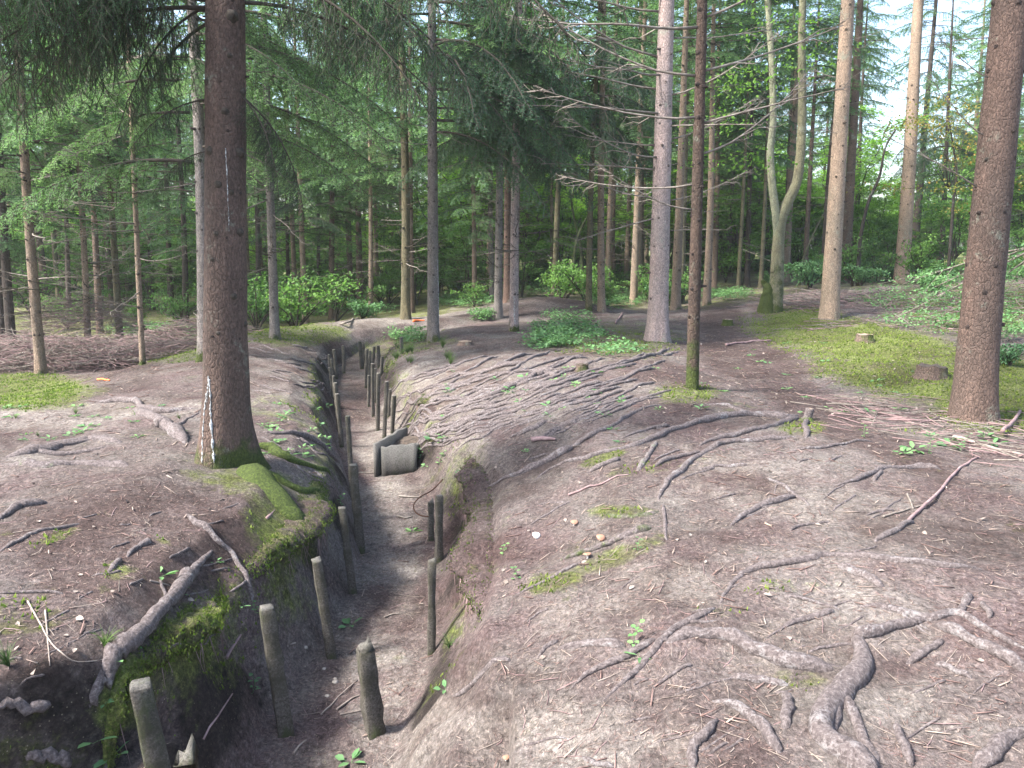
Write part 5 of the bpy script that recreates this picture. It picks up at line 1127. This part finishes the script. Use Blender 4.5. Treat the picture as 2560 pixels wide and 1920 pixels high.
stick([(1330, 700), (1341, 684), (1347, 675)], 4, 'thin reddish stick leaning by the far mound', M_brush)
for (u, v, L, m, lb) in ((388, 1030, 14, M_pale, 'whitish wood chip on the left bank, nearer the thick spruce'), (367, 1032, 12, M_pale, 'whitish wood chip on the left bank, farther left'), (1450, 1040, 12, M_pale, 'small wood chip by the hooked root'), (1660, 1135, 14, M_cut, 'brown bark chip left of the straight whitish root')):
    stick([(u-L/2, v-3), (u, v), (u+L/2, v+3)], 4, lb, m, name='wood_chip')

# ------------------------------------------------------------------ stumps, stones, mushrooms
def stump(u, v, w, hpx, label, mo=.3, dark=False):
    q = hit(u, v); k = depth(q)/F; r = w*k/2; h = hpx*k; t = thing('tree_stump', label, 'stump', q)
    hs = np.array([-.1, 0, h*.25, h*.6, h]); mb = MB(); rr = r*np.array([1.35, 1.25, 1.08, 1.0, .97])
    V = np.array([(rr[i]*math.cos(a)*(1+.07*math.sin(5*a)), rr[i]*math.sin(a)*(1+.07*math.sin(5*a)), hs[i]+(.06*h*rng.normal() if i == 4 else 0)) for i in range(5) for a in np.arange(16)/16*6.2832])
    i = np.arange(4)[:, None]*16; j = np.arange(16)[None]; Q = np.stack([i+j, i+(j+1) % 16, i+16+(j+1) % 16, i+16+j], -1).reshape(-1, 4)
    o = obj('stump_body', mesh('stump_body', V, None, Q, [M_bark], attrs={'mossy': np.full(len(V), mo), 'knot': np.full(len(V), .3 if dark else 0)}, smooth=True), t); o.color = (.15, .11, .09, 1)
    W_ = np.concatenate([V[-16:]*[.995, .995, 1], [[0, 0, h*.96]]]); jj = np.arange(16)
    obj('cut_face', mesh('cut_face', W_, np.stack([jj, (jj+1) % 16, np.full(16, 16)], -1), None, [M_cut if not dark else M_soil]), t)
stump(1868, 735, 34, 13, 'low reddish cut stump half sunk in the mossy bank on the right', .5)
stump(2012, 815, 60, 26, 'broad dark rotten stump left of the thick right-hand spruce', .4, True)
stump(1258, 800, 26, 14, 'small dark stump with mossy side above the fan of roots', .5, True)
stump(1005, 745, 30, 8, 'very low grey stump on the trodden ground right of the grey spruce', .1)
stump(1572, 702, 22, 12, 'mossy little stump at the left edge of the dark path', .9)
def cap(u, v, w, m, label, tilt=0, flat=.35):
    q = hit(u, v); k = depth(q)/F; r = w*k/2; t = thing('mushroom', label, 'mushroom', q); a = np.arange(14)/14*6.283
    hs = [(0, r*.9+flat*r), (.45, r*.9+flat*r*.85), (.8, r*.9+flat*r*.45), (1.0, r*.9), (.93, r*.85), (.15, r*.88)]
    V = [(0, 0, hs[0][1])]+[(rr*r*math.cos(x)*(1+.08*math.sin(3*x)), rr*r*math.sin(x)*(1+.08*math.sin(3*x)), z+.05*r*math.sin(2*x)) for rr, z in hs[1:] for x in a]
    T_ = np.stack([np.zeros(14, int), 1+np.arange(14), 1+(np.arange(14)+1) % 14], -1); i = 1+np.arange(4)[:, None]*14; j = np.arange(14)[None]; Q = np.stack([i+j, i+14+j, i+14+(j+1) % 14, i+(j+1) % 14], -1).reshape(-1, 4)
    o = obj('cap', mesh('cap', V, T_, Q, [m], smooth=True), t); o.rotation_euler = (R(tilt), R(tilt*.4), 0)
    mb = MB(); mb.tube([(0, 0, -.01), (0, 0, r*.4), (0, 0, r*.9)], [r*.22, r*.18, r*.2], 8, 0); obj('stalk', mb.mesh('stalk', [M_mushw], True), t)
cap(1240, 1134, 17, M_mush, 'brown mushroom, uppermost of the three on the right bank', 15)
cap(1296, 1167, 20, M_mush, 'brown mushroom, widest of the three, beside the moss-edged root', 25)
cap(1269, 1206, 20, M_mush, 'orange-brown mushroom, lowest of the three on the right bank', -10)
cap(1157, 1161, 18, M_mushw, 'single white mushroom on the right bank', 30)
cap(1093, 1642, 16, M_mush, 'pale pinkish mushroom at the bottom edge left of the roots', 5)
def stone(u, v, w, label):
    q = hit(u, v); r = w*depth(q)/F/2; bm_ = MB(); a = np.arange(10)/10*6.283; V = [(0, 0, r*.5)]+[(rr*r*math.cos(x)*rnd(.8, 1.15), rr*r*math.sin(x)*rnd(.8, 1.15), z*r+rng.normal(0, .06*r)) for rr, z in ((.6, .42), (1, .1), (.9, -.4)) for x in a]
    T_ = np.stack([np.zeros(10, int), 1+np.arange(10), 1+(np.arange(10)+1) % 10], -1); i = 1+np.arange(2)[:, None]*10; j = np.arange(10)[None]; Q = np.stack([i+j, i+10+j, i+10+(j+1) % 10, i+(j+1) % 10], -1).reshape(-1, 4)
    tag(obj('stone', mesh('stone', V, T_, Q, [M_stone], smooth=True), loc=q), label, 'stone')
M_stone = simple('pale_stone', [(.3, (.16, .14, .12)), (.7, (.34, .31, .27))], 30)
for u, v, w, lb in ((724, 1473, 15, 'pale stone on the near trench floor by the crumbled post'), (797, 1540, 12, 'flat pale stone at the foot of the crumbled post'), (660, 1398, 12, 'round stone between two left-row posts'), (724, 1466, 9, 'small stone touching the pale one on the floor'), (707, 1503, 12, 'stone nearest the bottom of the trench floor'), (700, 1444, 10, 'small grey stone below the knob-topped post')): stone(u, v, w, lb)

# ------------------------------------------------------------------ little plants
def rosette(n, L, W_, up=.35, stems=False):
    mb = MB(); a = np.arange(n)/n*6.283+rng.normal(0, .3, n); D = np.stack([np.cos(a), np.sin(a), rnd(.05, up, n)], -1); P = D*rnd(.1, .5, n)[:, None]*L; P[:, 2] += .01; N = np.tile([0, 0, 1.0], (n, 1))+rng.normal(0, .2, (n, 3))
    mb.leaves(P, D, N, L*rnd(.7, 1.2, n), W_*rnd(.8, 1.2, n), 0, rnd(.2, 1, n)); mb.prisms(np.zeros((n, 3)), P, .0018, .0012, 0, .6); return mb.mesh('plant', [M_leaf_teal])
def sprig(h, n, L, W_):
    mb = MB(); ts = np.linspace(0, 1, n); P = np.stack([.25*h*ts**2, .1*h*np.sin(ts*3), h*ts], -1); mb.tube(P, .002, 4, 0, .4)
    a = np.arange(n)*2.4; D = np.stack([np.cos(a), np.sin(a), np.full(n, .15)], -1); mb.leaves(P+D*.01, D, np.tile([0, 0, 1.0], (n, 1))+rng.normal(0, .2, (n, 3)), L, W_, 0, rnd(.3, 1, n)); return mb.mesh('plant', [M_leaf_teal])
def tuft(n, L):
    mb = MB(); 
    for i in range(n):
        a = rnd(0, 6.28); l = L*rnd(.5, 1.1); s = rnd(.2, .8); ts = np.linspace(0, 1, 5); P = np.stack([math.cos(a)*l*s*ts**1.5, math.sin(a)*l*s*ts**1.5, l*(ts-.55*s*ts**2.5)], -1)
        mb.tube(P, .0022*(1-.8*ts), 3, 0, ts, cap=False)
    return mb.mesh('grass_tuft', [M_grass])
ROS = [rosette(n, L, w) for n, L, w in ((6, .09, .035), (8, .07, .03), (5, .1, .05))]; SPR = [sprig(.16, 9, .045, .035), sprig(.12, 7, .04, .03)]; TUF = [tuft(60, .2), tuft(40, .14)]
def plant(u, v, s, label, P, name='plant', cat='plant', group=None):
    q = hit(u, v); o = obj(name, P[rng.integers(len(P))], loc=(q[0], q[1], q[2]-.003)); s *= .62 if P is not TUF else .8; o.scale = (s,)*3; o.rotation_euler = (rng.normal(0, .1), rng.normal(0, .1), rnd(0, 6.28)); tag(o, label, cat, group)
for u, v, s, lb, P in ((348, 1245, .95, 'five-leaved rosette alone on the reddish left bank', ROS[2:]), (398, 1292, .8, 'small plant growing from the moss beside the long edge root', SPR), (413, 1360, .9, 'drooping-leaved plant on the mossy wall under the edge root', ROS), (440, 1372, .8, 'bright small plant on the mossy wall, nearer the tall leaning post', ROS),
   (287, 1392, .9, 'two-leaved plant by the thick end of the edge root', ROS), (520, 1310, .8, 'seedling on the left bank above the tall leaning post', ROS), (551, 1325, .8, 'upright leaf plant just left of the tall leaning post', SPR), (465, 1215, .7, 'seedling beside the start of the edge root', ROS),
   (546, 1495, 1.2, 'round-leaved sprig in the middle of the lower left trench bank', SPR), (200, 1605, 1.2, 'bramble shoot in the bottom left corner, left one', ROS[2:]), (243, 1635, 1.1, 'bramble shoot in the bottom left corner, right one', ROS[2:]), (758, 1352, 1.2, 'bluish bramble leaves at the left side of the trench floor', ROS[2:]), (757, 1648, 1.1, 'bramble leaves at the bottom edge of the trench floor', ROS[2:]),
   (1115, 1250, 1.1, 'dark green plant on the slope right of the nearest right-row post', SPR), (1085, 1200, .9, 'grassy little plant on the slope above the dark green one', SPR), (1378, 1190, 1.0, 'tall-stalked seedling beside the lowest mushroom moss', SPR), (1372, 1395, 1.1, 'seedling growing through the diagonal roots', SPR), (1385, 1418, 1.0, 'lower seedling among the diagonal roots', ROS),
   (962, 1490, .8, 'light green seedling at the right foot of the near trench', ROS), (1340, 955, .9, 'bluish seedling in the middle of the root slope', ROS), (1325, 928, .8, 'seedling among roots left of the small moss patch', ROS), (1030, 1060, 1.2, 'long-leaved plant hanging over the right trench edge', ROS), (985, 1030, 1.0, 'leafy plant on the right trench lip below the concrete box', SPR), (245, 1430, .9, 'pointed-leaf plant at the lower left undercut', ROS),
   (225, 1520, .8, 'small leaf plant below the thick end of the edge root', ROS), (735, 1090, .9, 'green seedling in the shade beside the slim left post', SPR), (890, 1150, 1.3, 'bluish leafy plant at the right side of the trench floor', ROS), (1135, 975, .8, 'little plant above the long dark root', ROS)):
    plant(u, v, s, lb, P)
plant(970, 1400, 1.0, 'blue-green grass tuft at the foot of the right trench bank', TUF, 'grass_tuft', 'grass')
plant(225, 1400, 1.0, 'wispy grass tuft at the lower left edge of the bank', TUF, 'grass_tuft', 'grass'); plant(20, 1440, .9, 'dry grass tuft at the left edge', TUF, 'grass_tuft', 'grass')
for i in range(9): plant(rnd(905, 965), rnd(940, 1010), rnd(1.0, 1.6), 'broad-leaved weed crowding the trench edge above the concrete box', ROS+SPR, group='weeds at the trench edge by the box')
for i in range(34): plant(rnd(560, 720), rnd(870, 990), rnd(.7, 1.2), 'small leafy weed on the bank right of the thick spruce', ROS, group='weeds on the bank right of the thick spruce')
for i in range(30): plant(rnd(0, 400), rnd(870, 960), rnd(.7, 1.2), 'small leafy weed on the pale left bank', ROS+TUF[1:], group='weeds on the pale left bank')
for i in range(30): plant(rnd(960, 1350), rnd(790, 900), rnd(.8, 1.3), 'small weed between the roots of the mound slope', ROS, group='weeds among the root fan')
for i in range(34): plant(rnd(1400, 2200), rnd(740, 900), rnd(.7, 1.3), 'small weed on the path side or mossy verge', ROS, group='weeds along path and verge')
for i in range(14): plant(rnd(840, 990), rnd(745, 790), rnd(1.1, 1.8), 'grass tuft round the foot of the grey spruce at the bend', TUF, 'grass_tuft', 'grass', 'grass at the grey spruce')
for i in range(12): plant(rnd(1850, 2160), 940+rnd(0, 40), rnd(1.0, 1.6), 'leafy sprig among the dry sticks at the path edge', SPR+ROS, group='sprigs among the dry sticks')
def cover(name, regs, n, ls, m, label, hh=.18):
    mb = MB()
    for (u, v, ru, rv, f) in regs:
        k = int(n*f); c = []
        for i in range(k):
            a = rnd(0, 6.28); r = rng.random()**.6; c.append(hit(u+ru*r*math.cos(a), v+rv*r*math.sin(a)))
        c = np.array(c); idx = np.repeat(np.arange(k), 7); P0 = c[idx]; hgt = rnd(.2, 1, k)[idx]*hh; P = P0+rng.normal(0, 1, (len(idx), 3))*[.06, .06, 0]; P[:, 2] = H(P[:, 0], P[:, 1])+hgt+rng.normal(0, .01, len(idx))
        D = rng.normal(0, 1, (len(idx), 3)); D[:, 2] *= .25; mb.leaves(P, D, np.tile([0, 0, 1.0], (len(idx), 1))+rng.normal(0, .25, (len(idx), 3)), ls*rnd(.7, 1.3, len(idx)), ls*.7, 0, rnd(.1, 1, len(idx)))
        T0 = c; T1 = c+np.stack([rng.normal(0, .03, k), rng.normal(0, .03, k), np.full(k, hh*.7)], -1); mb.prisms(T0, T1, .002, .0012, 0, .2)
    tag(obj(name, mb.mesh(name, [m])), label, 'undergrowth', kind='stuff')
cover('bramble_patch', [(1225, 725, 85, 28, 1.0), (1180, 748, 45, 10, .3), (1330, 760, 60, 12, .15), (1230, 690, 60, 12, .25)], 260, .06, M_leaf_teal, 'low fresh green bramble patch on the slope before the stout pale spruce')
cover('undergrowth', [(1180, 612, 90, 30, 1.0), (1330, 648, 70, 22, .6), (1000, 650, 70, 16, .6), (700, 672, 160, 12, .5), (340, 720, 120, 14, .5), (880, 735, 40, 10, .12), (1040, 688, 25, 8, .1), (1950, 650, 120, 25, .2), (2150, 640, 90, 40, .15), (2000, 700, 120, 20, .1), (2170, 700, 60, 40, .15), (600, 690, 60, 10, .3), (1570, 640, 60, 10, .3)], 800, .055, M_leaf_teal, 'knee-high leafy ground cover spreading beneath the farther trees', .22)

# ------------------------------------------------------------------ thin dark stems, turning leaves and leaning branches on the right
def stem(px, y, w, label, name='thin_tree', leafm=None, n=0, col=(.04, .033, .028)):
    q = at_y(*px[0], y); q[2] = float(H(q[0], q[1]))-.05; t = thing(name, label, 'tree', q); P = np.array([at_y(u, v, y)-q for u, v in px]); P[0] = 0
    tubeobj('trunk', spl(P, 30), np.linspace(w, w*.35, 30)*y/F/2, 7, M_decid, t, None, col)
    if n:
        mb = MB()
        for k in range(14):
            c = P[-1]*rnd(.55, 1)+rng.normal(0, 1, 3)*[1.0, .8, .6]; m = n//14; PP = c+rng.normal(0, 1, (m, 3))*[.4, .4, .12]; D = rng.normal(0, 1, (m, 3)); mb.leaves(PP, D, np.tile([0, 0, 1.0], (m, 1))+rng.normal(0, .4, (m, 3)), .085, .06, 0, rnd(0, 1, m)); mb.prisms([P[-1]*.6], [c], .012, .004, 1)
        obj('foliage', mb.mesh('foliage', [leafm or M_leaf, M_twigdark]), t)
stem([(1857, 560), (1858, 520), (1875, 440), (1900, 380), (1912, 320), (1935, 280)], 24, 9, 'thin black crooked sapling bending right in front of the lime thicket')
stem([(2052, 560), (2055, 500), (2060, 430), (2066, 370), (2050, 260)], 25, 8, 'thin dark sapling with yellowing leaves left of the thick right-hand spruce', leafm=M_autumn, n=1500)
stem([(1728, 600), (1735, 560), (1760, 500), (1790, 440)], 27, 6, 'thin bent stem in the lime undergrowth right of the forked tree', col=(.12, .12, .07))
stem([(1238, 600), (1242, 540), (1262, 480), (1300, 430)], 30, 8, 'mossy crooked young tree arching right beyond the far mound', col=(.09, .11, .05))
stem([(1262, 598), (1255, 540), (1240, 470), (1232, 420)], 31, 9, 'mossy crooked young tree leaning left beyond the far mound', col=(.09, .11, .05))
stem([(1560, 590), (1558, 540), (1545, 490), (1520, 450)], 33, 6, 'dark curved sapling left of the greenish pole')
q0 = at_y(2290, 520, 11.0); 
t = thing('fallen_branch', 'long grey fallen branches with a few green leaves propped beside the thick right-hand spruce', 'branch', q0)
mb = MB()
lt = []
for e, y1 in (((1975, 640), 13.5), ((1990, 600), 13.0), ((2060, 600), 12.5), ((1930, 690), 12.6), ((2100, 650), 11.8)):
    P = np.array([at_y(2290, 520+rnd(-12, 12), 11.0), at_y((2290+e[0])/2, (520+e[1])/2-8, (11+y1)/2), at_y(*e, y1)])-q0; Q = spl(P, 16); lt.append(Q)
    mb.tube(Q, np.linspace(.02, .005, 16), 5, 0)
    for k in range(9):
        g = rng.integers(4, 15); d = (Q[g]-Q[g-1]); d /= np.linalg.norm(d); d = d+rng.normal(0, .45, 3); L = rnd(.2, .7); mb.tube([Q[g], Q[g]+d*L*.5, Q[g]+d*L+[0, 0, -.05]], [.006, .004, .002], 3, 0, cap=False); lt.append(np.array([Q[g], Q[g]+d*L]))
obj('wood', mb.mesh('wood', [M_wood], True), t)
mb = MB()
for L_ in lt:
    m = 26; f = rnd(.2, 1, m); P = L_[0]*(1-f[:, None])+L_[-1]*f[:, None] if len(L_) == 2 else L_[rng.integers(5, len(L_), m)]; P = P+rng.normal(0, .05, (m, 3)); mb.leaves(P, rng.normal(0, 1, (m, 3)), np.tile([0, 0, 1.0], (m, 1))+rng.normal(0, .3, (m, 3)), .05, .03, 0, rnd(.2, 1, m))
obj('foliage', mb.mesh('foliage', [M_leaf_teal]), t)
# ------------------------------------------------------------------ air
HZ = True
if HZ:
    m = bpy.data.materials.new('haze'); m.use_nodes = True; t_ = m.node_tree; t_.nodes.remove(t_.nodes['Principled BSDF'])
    pv = t_.nodes.new('ShaderNodeVolumePrincipled'); pv.inputs['Density'].default_value = .0007; pv.inputs['Color'].default_value = (.86, .93, .95, 1); pv.inputs['Anisotropy'].default_value = .2
    t_.links.new(pv.outputs[0], t_.nodes['Material Output'].inputs['Volume'])
    x0, x1, y0, y1, z0, z1 = -75, 75, -9, 115, -4, 24
    V = [(x, y, z) for z in (z0, z1) for y in (y0, y1) for x in (x0, x1)]
    o = obj('haze', mesh('haze', V, None, [[0, 2, 3, 1], [4, 5, 7, 6], [0, 1, 5, 4], [2, 6, 7, 3], [0, 4, 6, 2], [1, 3, 7, 5]], [m])); tag(o, 'thin pale forest haze', 'haze', kind='stuff')
    S.cycles.volume_max_steps = 64; S.cycles.volume_bounces = 1
